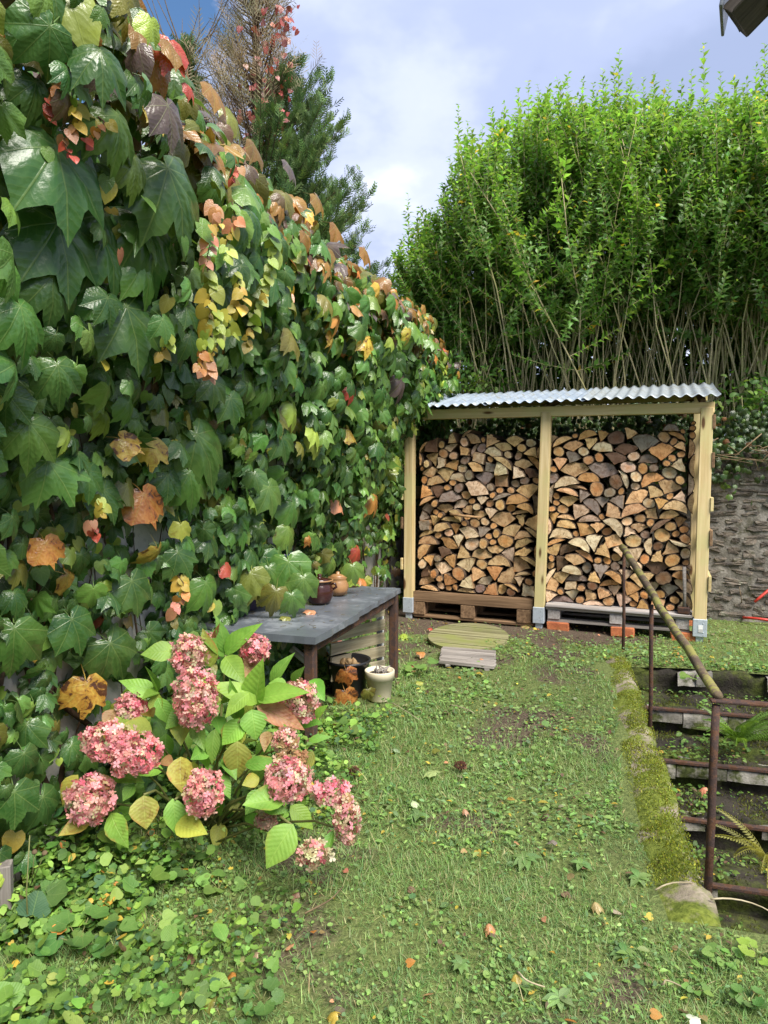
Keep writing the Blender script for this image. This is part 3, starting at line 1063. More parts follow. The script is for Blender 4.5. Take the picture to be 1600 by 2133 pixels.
for i in range(7):
    w0 = 0.015 + i * 0.125
    beam('deck_board', sw(1.39, w0 + 0.05, 0.232), sw(2.66, w0 + 0.05, 0.230), 0.10, 0.026, M_PALLETG, pr, warp=0.003)
for w_ in (0.10, 0.45, 0.8):
    beam('stringer_board', sw(1.39, w_, 0.204), sw(2.66, w_, 0.203), 0.11, 0.024, M_PALLETG, pr, warp=0.002)
for u in (1.46, 2.02, 2.58):
    for w_ in (0.10, 0.45, 0.8):
        beam('block', sw(u, w_ - 0.06, 0.147), sw(u, w_ + 0.06, 0.147), 0.11, 0.085, M_PALLETG, pr)
for w_ in (0.10, 0.45, 0.8):
    beam('bottom_board', sw(1.40, w_, 0.091), sw(2.64, w_, 0.090), 0.10, 0.024, M_GREYW, pr, warp=0.002)
for u, lab in ((1.50, 'orange brick under the grey pallet, beside the middle post'), (2.08, 'orange brick under the middle of the grey pallet'), (2.59, 'orange brick under the grey pallet, beside the corner post with the label')):
    for ww in ((0.07,) if True else ()):
        b = beam('loose_brick', sw(u - 0.10, ww, 0.035), sw(u + 0.10, ww, 0.037), 0.10, 0.085, M_BRICK, None, bev=0.006, warp=0.002)
        tag(b, lab, 'brick', 'bricks under the grey pallet')
    beam_rear = beam('loose_brick', sw(u - 0.10, 0.78, 0.035), sw(u + 0.10, 0.78, 0.037), 0.10, 0.085, M_BRICK, None, bev=0.006)
    tag(beam_rear, 'orange brick under the rear of the grey pallet', 'brick', 'bricks under the rear of the grey pallet')

# ------------------------------------------------------------------ firewood
LP = [('pale tan', (0.70, 0.475, 0.24), 0.45), ('orange', (0.64, 0.36, 0.15), 0.17), ('cream', (0.76, 0.60, 0.40), 0.24),
      ('grey weathered', (0.31, 0.26, 0.21), 0.06), ('dark brown', (0.20, 0.125, 0.075), 0.08)]


def log_shape():
    k = rng.random()
    if k < 0.32:
        r_ = rng.choice([rng.uniform(0.026, 0.045), rng.uniform(0.05, 0.068)])
        n = 14
        a = np.arange(n) * 2 * np.pi / n
        rr = r_ * (1 + 0.10 * np.sin(2 * a + rng.uniform(0, 6)) + 0.04 * rng.normal(0, 1, n))
        P = np.stack([rr * np.cos(a), rr * np.sin(a)], 1)
        return ('thin round' if r_ < 0.048 else 'round'), P, np.zeros(2), np.ones(n, bool)
    if k < 0.82:
        A_ = rng.choice([rng.uniform(0.9, 1.5), rng.uniform(1.5, 2.1), rng.uniform(2.5, 3.1)], p=[0.34, 0.30, 0.36])
        R_ = rng.uniform(0.075, 0.108) if A_ > 2.3 else rng.uniform(0.095, 0.15)
        n = 9
        a = np.linspace(-A_ / 2, A_ / 2, n)
        rr = R_ * (1 + 0.035 * rng.normal(0, 1, n)) * (1 - 0.10 * rng.random())
        arc = np.stack([rr * np.sin(a), rr * np.cos(a)], 1)[::-1]
        tip = np.array([rng.normal(0, 0.008), rng.uniform(-0.004, 0.02)])
        def seg(p, q):
            f = np.array([0.33, 0.67])[:, None]
            return p * (1 - f) + q * f + rng.normal(0, 0.0035, (2, 2))
        P = np.concatenate([arc, seg(arc[-1], tip), tip[None], seg(tip, arc[0])])
        bark = np.zeros(len(P), bool)
        bark[:n - 1] = True
        c = P.mean(0)
        return ('half-round' if A_ > 2.3 else 'wedge-shaped'), P[::1], np.zeros(2), bark
    if k < 0.93:
        s_ = rng.uniform(0.08, 0.125)
        c4 = np.array([(-1, -1), (1, -1), (1, 1), (-1, 1)]) * s_ / 2 * rng.uniform(0.7, 1.2, (4, 2))
        P = np.concatenate([np.linspace(c4[i], c4[(i + 1) % 4], 4)[:-1] for i in range(4)]) + rng.normal(0, 0.003, (12, 2))
        bark = np.zeros(12, bool)
        bark[6:9] = rng.random() < 0.6
        return 'squarish', P, np.array([0.0, -0.05]), bark
    R_, h_ = rng.uniform(0.09, 0.13), rng.uniform(0.03, 0.055)
    n = 9
    am = math.acos(1 - h_ / R_)
    a = np.linspace(-am, am, n)
    arc = np.stack([R_ * np.sin(a), R_ * np.cos(a) - R_ + h_], 1)[::-1]
    P = np.concatenate([arc, np.linspace(arc[-1], arc[0], 6)[1:-1] + rng.normal(0, 0.002, (4, 2))])
    bark = np.zeros(len(P), bool)
    bark[:n - 1] = True
    return 'thin slab', P, np.array([0, h_ - R_]), bark


DX = 0.006
LOGS = 1.17


def pack_once(width, height_fn):
    nx = int(width / DX)
    Hh = np.zeros(nx)
    out = []
    fails = 0
    small = 1.0
    while fails < 30 and len(out) < 190:
        best = None
        for tr in range(3):
            kind, P0, pith, bark = log_shape()
            for th in rng.uniform(0, 2 * np.pi, 7):
                c_, s_ = math.cos(th), math.sin(th)
                Rm = np.array([[c_, -s_], [s_, c_]])
                P = (P0 @ Rm.T) * LOGS * small
                mn = P.min(0)
                wd = P[:, 0].max() - mn[0]
                n = int(math.ceil(wd / DX)) + 1
                if n >= nx:
                    continue
                cxs = mn[0] + np.minimum((np.arange(n) + 0.5) * DX, wd - 1e-4)
                Q = np.roll(P, -1, 0)
                lo, hi = np.full(n, 9.0), np.full(n, -9.0)
                for p_, q_ in zip(P, Q):
                    x0, x1 = sorted((p_[0], q_[0]))
                    m = (cxs >= x0 - DX) & (cxs <= x1 + DX)
                    if not m.any():
                        continue
                    f = np.clip((cxs[m] - p_[0]) / (q_[0] - p_[0] if abs(q_[0] - p_[0]) > 1e-6 else 1e-6), 0, 1)
                    yv = p_[1] + f * (q_[1] - p_[1])
                    lo[m] = np.minimum(lo[m], yv)
                    hi[m] = np.maximum(hi[m], yv)
                win = np.lib.stride_tricks.sliding_window_view(Hh, n)
                ys = (win - lo).max(1)
                gp = (ys[:, None] + lo - win).mean(1)
                sc_ = ys + 0.5 * hi.max() + 1.5 * gp + rng.uniform(0, 0.004, len(ys))
                i = int(np.argmin(sc_))
                if best is None or sc_[i] < best[0]:
                    best = (sc_[i], i, ys[i], lo, hi, P, (Rm @ pith) * LOGS * small, bark, kind, mn, n, th)
        _, i, y, lo, hi, P, pith, bark, kind, mn, n, th = best
        xc = i * DX - mn[0]
        topy = y + hi.max()
        if topy > height_fn(xc):
            if small < 1:
                Hh[i:i + n] = np.maximum(Hh[i:i + n], y + lo + 0.02)
            fails += 1
            small = rng.choice([0.65, 0.8])
            continue
        small = 1.0 if fails < 6 else 0.8
        Hh[i:i + n] = np.maximum(Hh[i:i + n], y + hi + 0.003)
        out.append((kind, P, pith, bark, xc, y))
    return out


def pack(width, height_fn):
    best = None
    for _ in range(4):
        o = pack_once(width, height_fn)
        a = sum(0.5 * abs(np.sum(P[:, 0] * np.roll(P[:, 1], -1) - np.roll(P[:, 0], -1) * P[:, 1])) for (_, P, _, _, _, _) in o)
        if best is None or a > best[0]:
            best = (a, o)
    return best[1]


ORD = ['first', 'second', 'third', 'fourth', 'fifth', 'sixth', 'seventh', 'eighth', 'ninth', 'tenth', 'eleventh', 'twelfth', 'thirteenth', 'fourteenth', 'fifteenth', 'sixteenth']
LAY = ['bottom layer', 'second layer', 'third layer', 'fourth layer', 'fifth layer', 'sixth layer', 'seventh layer', 'eighth layer', 'ninth layer', 'tenth layer', 'eleventh layer',
       'twelfth layer', 'thirteenth layer', 'fourteenth layer', 'fifteenth layer', 'sixteenth layer']
NLOG = 0
LOGREC = []
for (u0, width, z0, hmax, bay) in ((0.06, 1.255, 0.281, 1.59, 'ivy-side'), (1.36, 1.31, 0.249, 1.67, 'wall-side')):
    pk = pack(width, lambda x: hmax - 0.045 * math.sin(x * 9) - 0.03 * math.sin(x * 23))
    ycs = np.array([y + P[:, 1].mean() for (_, P, _, _, _, y) in pk])
    lay = np.clip((ycs / 0.112).astype(int), 0, 15)
    tops = lay.max()
    order = {}
    for L_ in set(lay):
        ids = [i for i in np.argsort([q[4] for q in pk]) if lay[i] == L_]
        for r_, i in enumerate(ids):
            order[i] = r_
    for i, (kind, P, pith, bark, xc, y) in enumerate(pk):
        tone, colr, _ = LP[rng.choice(5, p=[q[2] for q in LP])]
        hgt = y / 1.6
        if hgt > 0.55 and rng.random() < 0.10:
            tone, colr = 'grey weathered', LP[3][1]
        n = len(P)
        area = 0.5 * np.sum(P[:, 0] * np.roll(P[:, 1], -1) - np.roll(P[:, 0], -1) * P[:, 1])
        if area < 0:
            P = P[::-1]
            bark = np.roll(bark[::-1], -1)
        L = rng.uniform(0.42, 0.52)
        cen = P.mean(0)
        P = cen + (P - cen) * 1.04
        inner = P.copy()
        for j in range(n):
            d_ = cen - P[j]
            amt = 0.007 if (bark[j] or bark[j - 1]) else 0.0015
            inner[j] = P[j] + d_ / max(np.linalg.norm(d_), 1e-4) * amt
        w0 = 0.105 + rng.uniform(0, 0.075)
        tilt = rng.normal(0, 0.05, 2)
        def P3(p_, w_):
            dw = (p_ - cen) @ tilt
            return (p_[0], w_ + dw * (1 if w_ < 0.1 else 0), p_[1])
        V = [P3(cen, -0.001 + rng.normal(0, 0.002))] + [P3(q, rng.normal(0, 0.0012)) for q in inner] + [P3(q, 0.002) for q in P] + [(q[0], L, q[1]) for q in P] + [(cen[0], L, cen[1])]
        Fs, mi = [], []
        for j in range(n):
            k = (j + 1) % n
            Fs.append((0, 1 + j, 1 + k)); mi.append(0)
            Fs.append((1 + j, 1 + n + j, 1 + n + k, 1 + k)); mi.append(1 if bark[j] else 2)
            Fs.append((1 + n + j, 1 + 2 * n + j, 1 + 2 * n + k, 1 + n + k)); mi.append(1 if bark[j] else 2)
            Fs.append((1 + 2 * n + k, 1 + 2 * n + j, 1 + 3 * n)); mi.append(0)
        UVs = np.array([(v[0] - pith[0], v[2] - pith[1]) for v in V])
        M = Mb.copy()
        M.translation = Vector(sw(u0 + xc, w0, z0 + y))
        LOGREC.append([abs(area), V, Fs, mi, UVs, M.copy(), None, None])
        v_ = rng.uniform(0.8, 1.15)
        LOGREC[-1][6] = (*(np.clip(np.array(colr) * v_ * rng.uniform(0.93, 1.07, 3), 0, 1)), 1)
        post = ('corner post' if bay == 'ivy-side' else 'middle post')
        ly = 'top layer' if lay[i] == tops else LAY[lay[i]]
        lab = f'{tone} {kind} log, {ORD[min(order[i], 15)]} from the {post} in the {ly}, {bay} bay'
        LOGREC[-1][7] = lab
LOGREC.sort(key=lambda r: -r[0])
for rec in LOGREC[:300]:
    o = mk('log', rec[1], rec[2], [M_END, M_BARK, M_SPLIT], None, rec[5], smooth=False, midx=rec[3], uv=rec[4])
    o.color = rec[6]
    tag(o, rec[7], 'log', 'split logs stacked in the log store')
if len(LOGREC) > 300:                         # the smallest billets between them
    V, Fs, mi, uvs = [], [], [], []
    for rec in LOGREC[300:]:
        b = len(V)
        V += [tuple(rec[5] @ Vector(v)) for v in rec[1]]
        Fs += [tuple(i + b for i in f) for f in rec[2]]
        mi += rec[3]
        uvs += list(map(tuple, rec[4]))
    o = mk('small_billets', V, Fs, [M_END, M_BARK, M_SPLIT], None, None, smooth=False, midx=mi, uv=np.array(uvs))
    o.color = (0.66, 0.42, 0.20, 1)
    tag(o, 'thin round billets wedged between the larger logs', None, None, 'stuff')
print('LOGS', len(LOGREC))

# a thin stick laid across the faces of the ivy-side stack
tube_o = tube('stick', [sw(0.42, 0.085, 1.075), sw(0.56, 0.07, 1.062), sw(0.74, 0.08, 1.05)], [0.011, 0.013, 0.011], M_SPLIT, None, 7)
tag(tube_o, 'thin split stick lying across the log ends in the ivy-side bay', 'stick')

# sledgehammer standing on its head at the end of the wall-side bay
hm = thing('sledgehammer', 'old sledgehammer standing head down before the logs by the corner post', 'hammer', sw(2.60, 0.05, 0.245))
beam('head', sw(2.54, 0.055, 0.275), sw(2.64, 0.04, 0.275), 0.055, 0.06, M_RUST, hm, bev=0.008)
tube('handle', [sw(2.595, 0.048, 0.28), sw(2.592, 0.055, 0.45), sw(2.585, 0.075, 0.66)], [0.014, 0.016, 0.017], M_GREYW, hm, 8)
# ------------------------------------------------------------------ leaf templates
def creeper_tpl(curl=0.25, fold=0.12, twist=0.0, teeth=0.03, lobes=1.0, seed=0, coarse=False):
    r_ = np.random.default_rng(seed)
    half = [(0, 1.0), (6, 0.85), (11, 0.81), (12, 0.79), (17, 0.72), (24, 0.68), (29, 0.73), (36, 0.82), (42, 0.90), (48, 0.80), (58, 0.74), (72, 0.66), (84, 0.62), (102, 0.52), (130, 0.42), (157, 0.24)]
    if coarse:
        half = [h_ for h_ in half if h_[0] in (0, 11, 24, 42, 58, 84, 130, 157)]
    pts = []
    for sgn in (1, -1):
        L = []
        for k, (a, rr) in enumerate(half):
            if sgn < 0 and k == 0:
                continue
            rr2 = rr * (1 + r_.normal(0, teeth)) if k else rr
            if 14 < a < 34:
                rr2 = rr2 + (1 - lobes) * 0.12
            L.append((R(a) * sgn, rr2))
        pts.append(L)
    ring = pts[0] + [(-math.pi * 0.995, 0.07)] + pts[1][::-1]
    n = len(ring)
    V = [(0, 0, 0)]
    def zf(x, y):
        r2 = math.hypot(x, y)
        a = abs(math.atan2(x, y))
        pp = abs(((a / 0.72) % 1.0) - 0.5) * 2       # 1 on veins, 0 between
        return -curl * r2 * r2 - fold * abs(x) * 0.6 + 0.10 * r2 * (1 - pp) + twist * x * y
    for f in (0.52, 1.0):
        for a, rr in ring:
            rr2 = rr * f if f == 1.0 else (rr * 0.42 + 0.08)
            x, y = rr2 * math.sin(a), rr2 * math.cos(a)
            V.append((x, y, zf(x, y)))
    Fs = [(0, 1 + (i + 1) % n, 1 + i) for i in range(n)]
    Fs += [(1 + i, 1 + (i + 1) % n, 1 + n + (i + 1) % n, 1 + n + i) for i in range(n)]
    UV = [(v[0], v[1]) for v in V]
    b = len(V)                                   # petiole
    if coarse:
        return Tpl(V, [f[::-1] for f in Fs], UV)
    for (y, z, w) in ((0, 0, 0.016), (-0.25, -0.14, 0.013), (-0.55, -0.45, 0.012)):
        V += [(-w, y, z), (w, y, z), (0, y, z - w * 1.6)]
        UV += [(0, 0.0)] * 3
    for k in range(2):
        for i in range(3):
            j = (i + 1) % 3
            Fs.append((b + k * 3 + i, b + k * 3 + j, b + k * 3 + 3 + j, b + k * 3 + 3 + i))
    Fs = [f[::-1] if len(f) == 3 or max(f) < b else f for f in Fs]
    return Tpl(V, Fs, UV)


def blade_tpl(rows, curve, fold, sx=1.0):
    """ovate leaf; rows = [(y, halfwidth)]; folded along the midrib, arched"""
    V, UV, Fs = [], [], []
    for k, (y, w) in enumerate(rows):
        z = -curve * y * y + 0.15 * curve
        if k in (0, len(rows) - 1):
            V.append((0, y, z)); UV.append((0, y))
        else:
            wz = fold * w
            V += [(-w * sx, y, z + wz), (0, y, z), (w * sx, y, z + wz)]
            UV += [(-w, y), (0, y), (w, y)]
    def ix(k, c):
        if k == 0: return 0
        if k == len(rows) - 1: return len(V) - 1
        return 1 + (k - 1) * 3 + c
    for k in range(len(rows) - 1):
        for c in (0, 1):
            q = [ix(k, c), ix(k, c + 1), ix(k + 1, c + 1), ix(k + 1, c)]
            q2 = []
            for v in q:
                if v not in q2: q2.append(v)
            if len(q2) >= 3: Fs.append(tuple(q2))
    return Tpl(V, Fs, UV)


def heart_tpl(curl=0.2):
    half = [(0, 1.0), (25, 0.74), (50, 0.62), (80, 0.56), (110, 0.50), (145, 0.42)]
    ring = [(R(a), r_) for a, r_ in half] + [(math.pi, 0.16)] + [(-R(a), r_) for a, r_ in half[:0:-1]]
    V = [(0, 0, 0)] + [(r_ * math.sin(a), r_ * math.cos(a), -curl * r_ * r_ + 0.12 * abs(r_ * math.sin(a))) for a, r_ in ring]
    n = len(ring)
    return Tpl(V, [(0, 1 + i, 1 + (i + 1) % n)[::-1] for i in range(n)])


def round_tpl(scallop=5, amp=0.12, cup=0.15, n=15):
    """round scalloped leaf attached at its base"""
    V = [(0, 0.42, -0.02)]
    for i in range(n):
        a = 2 * math.pi * i / n + math.pi
        r_ = 0.5 * (1 + amp * math.cos(scallop * a)) * (1 - 0.30 * math.exp(-((a - math.pi) % (2 * math.pi)) ** 2 * 8))
        x, y = r_ * math.sin(a), 0.46 + r_ * math.cos(a)
        V.append((x, y, cup * (x * x + (y - 0.45) ** 2) * 2 - 0.03))
    return Tpl(V, [(0, 1 + (i + 1) % n, 1 + i) for i in range(n)], [(v[0], v[1]) for v in V])


IVY = [creeper_tpl(0.42, 0.16, 0.10, 0.04, 1.0, 1), creeper_tpl(0.70, 0.34, 0.28, 0.06, 0.9, 2), creeper_tpl(0.30, 0.52, -0.34, 0.06, 1.15, 3), creeper_tpl(0.85, 0.10, -0.18, 0.05, 0.7, 4), creeper_tpl(0.20, 0.65, 0.42, 0.07, 0.8, 5)]
IVY_LO = [creeper_tpl(0.42, 0.16, 0.10, 0.04, 1.0, 1, True), creeper_tpl(0.70, 0.34, 0.28, 0.06, 0.9, 2, True), creeper_tpl(0.30, 0.52, -0.34, 0.06, 1.15, 3, True), creeper_tpl(0.85, 0.10, -0.18, 0.05, 0.7, 4, True), creeper_tpl(0.20, 0.65, 0.42, 0.07, 0.8, 5, True)]
IVY_DRY = creeper_tpl(1.0, 0.9, 0.5, 0.12, 1.0, 9)
HEART = heart_tpl()
OVAL_ROWS = [(0, 0), (0.12, 0.17), (0.30, 0.30), (0.48, 0.335), (0.66, 0.27), (0.83, 0.14), (1.0, 0)]
HYD = [blade_tpl(OVAL_ROWS, 0.30, 0.35), blade_tpl(OVAL_ROWS, 0.55, 0.15), blade_tpl(OVAL_ROWS, 0.12, 0.5)]
PRIV = blade_tpl([(0, 0), (0.46, 0.215), (1.0, 0)], 0.3, 0.4)
SMALL = blade_tpl([(0, 0), (0.3, 0.28), (0.65, 0.30), (1.0, 0)], 0.3, 0.3)
SCAL = [round_tpl(5, 0.13, 0.22, 15), round_tpl(7, 0.10, 0.35, 21), round_tpl(3, 0.16, 0.1, 15)]
ROUND = round_tpl(1, 0.0, 0.2, 8)


def tints(cols, n, var=0.22, alpha=0.0):
    c = np.asarray(cols, float)
    c = np.tile(c, (n, 1)) if c.ndim == 1 else c
    v = np.exp(rng.normal(0, var, (n, 1))) * np.exp(rng.normal(0, 0.07, (n, 3)))
    a = np.broadcast_to(np.asarray(alpha, float), (n,))[:, None]
    return np.concatenate([np.clip(c * v, 0, 0.9), a], 1)


def pick(pal, n):
    """pal = [(weight, colour, alpha)]"""
    w = np.array([p[0] for p in pal], float)
    i = rng.choice(len(pal), n, p=w / w.sum())
    return np.array([p[1] for p in pal])[i], np.array([p[2] for p in pal])[i]


# ------------------------------------------------------------------ the creeper on the wall
G_DK, G_MD, G_LT, LIME = (0.034, 0.105, 0.022), (0.075, 0.185, 0.034), (0.14, 0.26, 0.045), (0.29, 0.36, 0.055)
YEL, ORA, BRZ, BRN = (0.52, 0.38, 0.06), (0.52, 0.20, 0.05), (0.27, 0.125, 0.03), (0.15, 0.075, 0.055)
PUR, RED, PCH, OLV = (0.115, 0.075, 0.085), (0.50, 0.06, 0.05), (0.62, 0.27, 0.16), (0.17, 0.16, 0.03)


def offs(z, Y):
    o = np.interp(z, [0, 0.5, 0.9, 1.3, 1.7, 2.1, 2.5, 2.8, 3.1], [0.14, 0.16, 0.18, 0.26, 0.34, 0.46, 0.58, 0.56, 0.35])
    bulge = 1 + 0.28 * (vnoise(Y, z, 0.9, 31) - 0.5) * 2 + 0.2 * (vnoise(Y, z, 2.6, 32) - 0.5) * 2
    nearb = np.interp(Y, [1.0, 2.4, 3.2, 4.5], [1.15, 1.25, 1.1, 1.0])
    return o * bulge * nearb


cr = thing('wall_creeper', 'large-leaved creeper turning orange along the top of the white wall', 'creeper', (-0.9, 4.0, 0))
NL = 10000
Yc = 1.0 + (rng.random(NL) ** 1.0) * 6.9
zc = rng.random(NL) ** 1.12 * 2.98 + 0.05
# thin out where the white wall shows through
thin = (vnoise(Yc, zc, 1.7, 35) > 0.60) & (zc < 1.5)
keep = ~(thin & (rng.random(NL) < 0.35))
keep &= ~((Yc > 6.0) & (zc < 0.9) & (rng.random(NL) < 0.93))
Yc, zc = Yc[keep], zc[keep]
n = len(Yc)
layer = rng.choice([0.22, 0.80, 1.04], n, p=[0.34, 0.22, 0.44]) + rng.normal(0, 0.08, n)
# hidden places near the table top and pots stay clear
off = offs(zc, Yc) * layer
P = wallp(Yc, off)
P[:, 2] = zc + rng.normal(0, 0.02, n)
size = np.exp(rng.normal(0, 0.28, n)) * np.interp(zc, [0, 0.9, 1.4, 2.2, 3.0], [0.056, 0.062, 0.068, 0.080, 0.076]) * np.interp(Yc, [1.5, 2.6, 3.4, 5, 7.5], [0.92, 1.0, 1.15, 1.18, 1.08])
size = np.clip(size, 0.03, 0.14)
nrm = np.tile(np.array([WN[0], WN[1], 0.0]), (n, 1))
upf = np.interp(zc, [0, 2.0, 2.55, 2.8, 3.0], [0.30, 0.45, 0.8, 1.5, 2.2])
nrm[:, 2] += upf
nrm[:, 1] -= 0.25
nrm += rng.normal(0, 0.38, (n, 3))
nrm = unit(nrm)
yd = np.tile(np.array([0.0, 0.0, -1.0]), (n, 1)) + np.array([WN[0], WN[1], 0]) * 0.25 + rng.normal(0, 0.34, (n, 3))
main_pal = [(46, G_DK, 0), (24, G_MD, 0), (11, G_LT, 0.05), (4, LIME, 0.2), (2.5, OLV, 0.2), (0.8, BRN, 0.1), (0.8, YEL, 0.55), (0.4, ORA, 0.5), (0.4, RED, 0.2)]
top_pal = [(26, BRZ, 0.15), (6, ORA, 0.15), (18, OLV, 0.1), (12, PUR, 0.0), (16, G_MD, 0), (8, BRN, 0.1), (6, YEL, 0.3), (2, RED, 0.1)]
ct, atp = pick(main_pal, n)
c2, a2 = pick(top_pal, n)
c3, a3 = pick([(46, G_MD, 0), (26, G_LT, 0.05), (7, LIME, 0.1), (21, G_DK, 0)], n)
tq = np.clip((zc - 2.58 + rng.normal(0, 0.12, n)) / 0.3, 0, 1) > rng.random(n)
far = (rng.random(n) < np.clip((Yc - 4.2) / 2, 0, 0.75)) & ~tq
ct = np.where(tq[:, None], c2, np.where(far[:, None], c3, ct))
atp = np.where(tq, a2, np.where(far, a3, atp))
tin = tints(ct, n, 0.22, atp)
fr = frames(yd, nrm, size)
px, py, dep = proj(P)
inview = (px > -40) & (px < 1000) & (py > -40) & (py < 2000)
score = np.where(inview, size / dep, 0) * np.clip(layer, 0.2, 1.0) ** 2

# the leaves one remembers: (px, py of the stalk end, length in px, pointing angle from straight down, colour, alpha, variant)
HERO = [(118, 305, 215, 8, G_DK, 0, 0), (120, 462, 190, 10, G_DK, 0, 0), (215, 490, 140, 25, G_DK, 0, 1), (300, 455, 175, 20, G_DK, 0, 3), (350, 350, 190, 25, G_DK, 0, 1),
        (245, 240, 130, 10, G_MD, 0, 3), (350, 220, 130, 15, PUR, 0, 0), (265, 640, 165, 12, G_DK, 0, 0), (110, 575, 130, -5, G_DK, 0, 1), (300, 540, 110, 15, G_MD, 0, 1),
        (120, 760, 110, 5, G_DK, 0, 3), (60, 880, 140, -10, G_MD, 0, 1), (100, 960, 150, 30, G_MD, 0, 2), (215, 1020, 110, 25, G_DK, 0, 0), (410, 905, 170, 30, G_MD, 0.3, 1),
        (300, 1030, 115, 15, ORA, 0.62, 4), (95, 1130, 90, 10, ORA, 0.55, 4), (255, 915, 75, 60, YEL, 0.7, 4), (395, 985, 120, 5, G_MD, 0.1, 1), (350, 990, 90, -10, G_DK, 0, 2),
        (150, 1290, 125, 15, G_DK, 0, 0), (30, 1310, 160, -15, G_MD, 0.2, 1), (230, 1340, 140, 30, G_DK, 0, 3), (275, 1210, 120, 12, G_DK, 0, 0), (180, 1425, 115, -15, (0.55, 0.28, 0.05), 0.72, 2),
        (430, 1215, 105, 5, G_MD, 0, 1), (370, 1150, 95, 30, G_DK, 0, 2), (50, 1570, 95, 0, G_DK, 0, 3), (30, 1650, 130, -10, G_DK, 0, 2), (90, 1660, 110, 25, G_DK, 0, 3),
        (240, 1500, 80, 25, YEL, 0.6, 4), (610, 845, 70, 15, LIME, 0.4, 1), (725, 895, 50, 40, YEL, 0.7, 4), (780, 1030, 70, 20, ORA, 0.4, 1), (585, 905, 85, 15, G_DK, 0, 0),
        (560, 1015, 95, 12, G_MD, 0, 0), (610, 1050, 85, 10, G_MD, 0, 1), (480, 830, 80, 10, G_DK, 0, 0), (445, 795, 75, -8, G_DK, 0, 0), (555, 795, 75, 8, G_MD, 0, 3),
        (395, 700, 70, 20, G_DK, 0, 1), (700, 1040, 55, 30, PCH, 0.4, 4), (600, 1100, 80, 20, G_LT, 0.35, 1), (470, 1180, 45, 20, RED, 0.3, 4), (745, 1145, 50, 20, RED, 0.2, 3),
        (540, 1215, 75, -5, OLV, 0.2, 0), (605, 1205, 85, 12, G_LT, 0.15, 0), (580, 1150, 70, 5, G_MD, 0, 1), (640, 1250, 60, 8, G_LT, 0.2, 1), (690, 1170, 50, 10, G_LT, 0.1, 3),
        (355, 90, 105, 55, BRZ, 0.1, 0), (290, 60, 90, 45, BRZ, 0.1, 2), (440, 180, 105, 50, BRZ, 0.1, 0), (480, 230, 100, 50, OLV, 0.1, 1), (255, 20, 90, 20, OLV, 0.1, 1),
        (530, 300, 85, 35, BRZ, 0.1, 2), (600, 340, 75, 45, PUR, 0.0, 0), (660, 410, 70, 40, BRZ, 0.2, 0), (700, 470, 75, 40, BRZ, 0.1, 2), (760, 520, 65, 40, BRZ, 0.1, 0),
        (390, 175, 50, 60, RED, 0.1, 3), (280, 330, 90, 10, G_LT, 0, 3), (180, 280, 60, -10, G_MD, 0, 1), (75, 170, 100, -10, G_DK, 0, 3), (150, 60, 90, 10, G_MD, 0.1, 1),
        (60, 60, 100, -5, G_MD, 0, 1), (215, 150, 80, 15, PUR, 0.1, 2), (905, 665, 45, 40, LIME, 0.2, 1), (860, 700, 60, 5, G_LT, 0, 1), (805, 640, 65, 0, OLV, 0.3, 2), (840, 790, 60, -5, PUR, 0.2, 1)]


def on_surface(qx, qy, extra=0.03):
    """the point of the creeper's outer surface seen at this place of the photograph"""
    d = ray(qx, qy)
    o = Vector((0, 0, H_CAM))
    for t_ in np.arange(0.8, 9.5, 0.02):
        p_ = o + d * t_
        s_ = (p_.x - (WALL_X0 + WALL_SL * p_.y)) * WN[0]
        if s_ < float(offs(np.array([p_.z]), np.array([p_.y]))[0]) + extra:
            return p_
    return None


IVY_MESH = [t_.mesh('creeper_leaf', M_IVY_O) for t_ in IVY]
n_obj = 0
hero_px = []
for (qx, qy, ln_, ang, c_, a_, var_) in HERO:
    p_ = on_surface(qx, qy, 0.05)
    if p_ is None:
        continue
    dd = (p_ - Vector((0, 0, H_CAM))).y
    sz = ln_ / 1420 * dd * float(np.interp(p_.z, [0.3, 1.5, 2.2, 2.4, 2.6], [0.64, 0.70, 0.84, 0.82, 0.60]))
    right = np.array([WT[0], WT[1], 0.0]) * 0.6 + np.array([WN[0], WN[1], 0]) * 0.5
    topl = p_.z > 2.5
    yv = np.array([0, 0, -1.0]) * math.cos(R(ang)) + right * math.sin(R(ang)) + np.array([WN[0], WN[1], 0]) * (0.25 if not topl else 0.15)
    nn = np.array([WN[0] * 0.95, WN[1] * 0.9 - 0.55, 0.45 + (0.8 if topl else 0)]) + rng.normal(0, 0.12, 3)
    f3 = frames(yv[None], nn[None], np.array([sz]))[0]
    o = put(bpy.data.objects.new('leaf', IVY_MESH[var_]), m4(f3, p_), cr)
    tc_ = tints(np.array(c_), 1, 0.10, a_)[0]
    o.color = tuple(tc_)
    if c_ in (ORA, RED, PCH, YEL, PUR) and ln_ > 60:
        o['label'] = {ORA: 'orange leaf with brown blotches', RED: 'red autumn leaf', PCH: 'peach autumn leaf', YEL: 'yellow leaf with brown patches', PUR: 'purplish grey leaf'}[c_]
    hero_px.append((qx + 0.35 * ln_ * math.sin(R(ang)), qy + 0.45 * ln_, ln_ * 0.45))
    n_obj += 1
# leaves in front of a remembered one move back
hp = np.array(hero_px)
for k in range(len(hp)):
    m = (np.hypot(px - hp[k, 0], py - hp[k, 1]) < hp[k, 2]) & (layer > 0.75)
    P[m] -= np.array([WN[0], WN[1], 0]) * 0.14
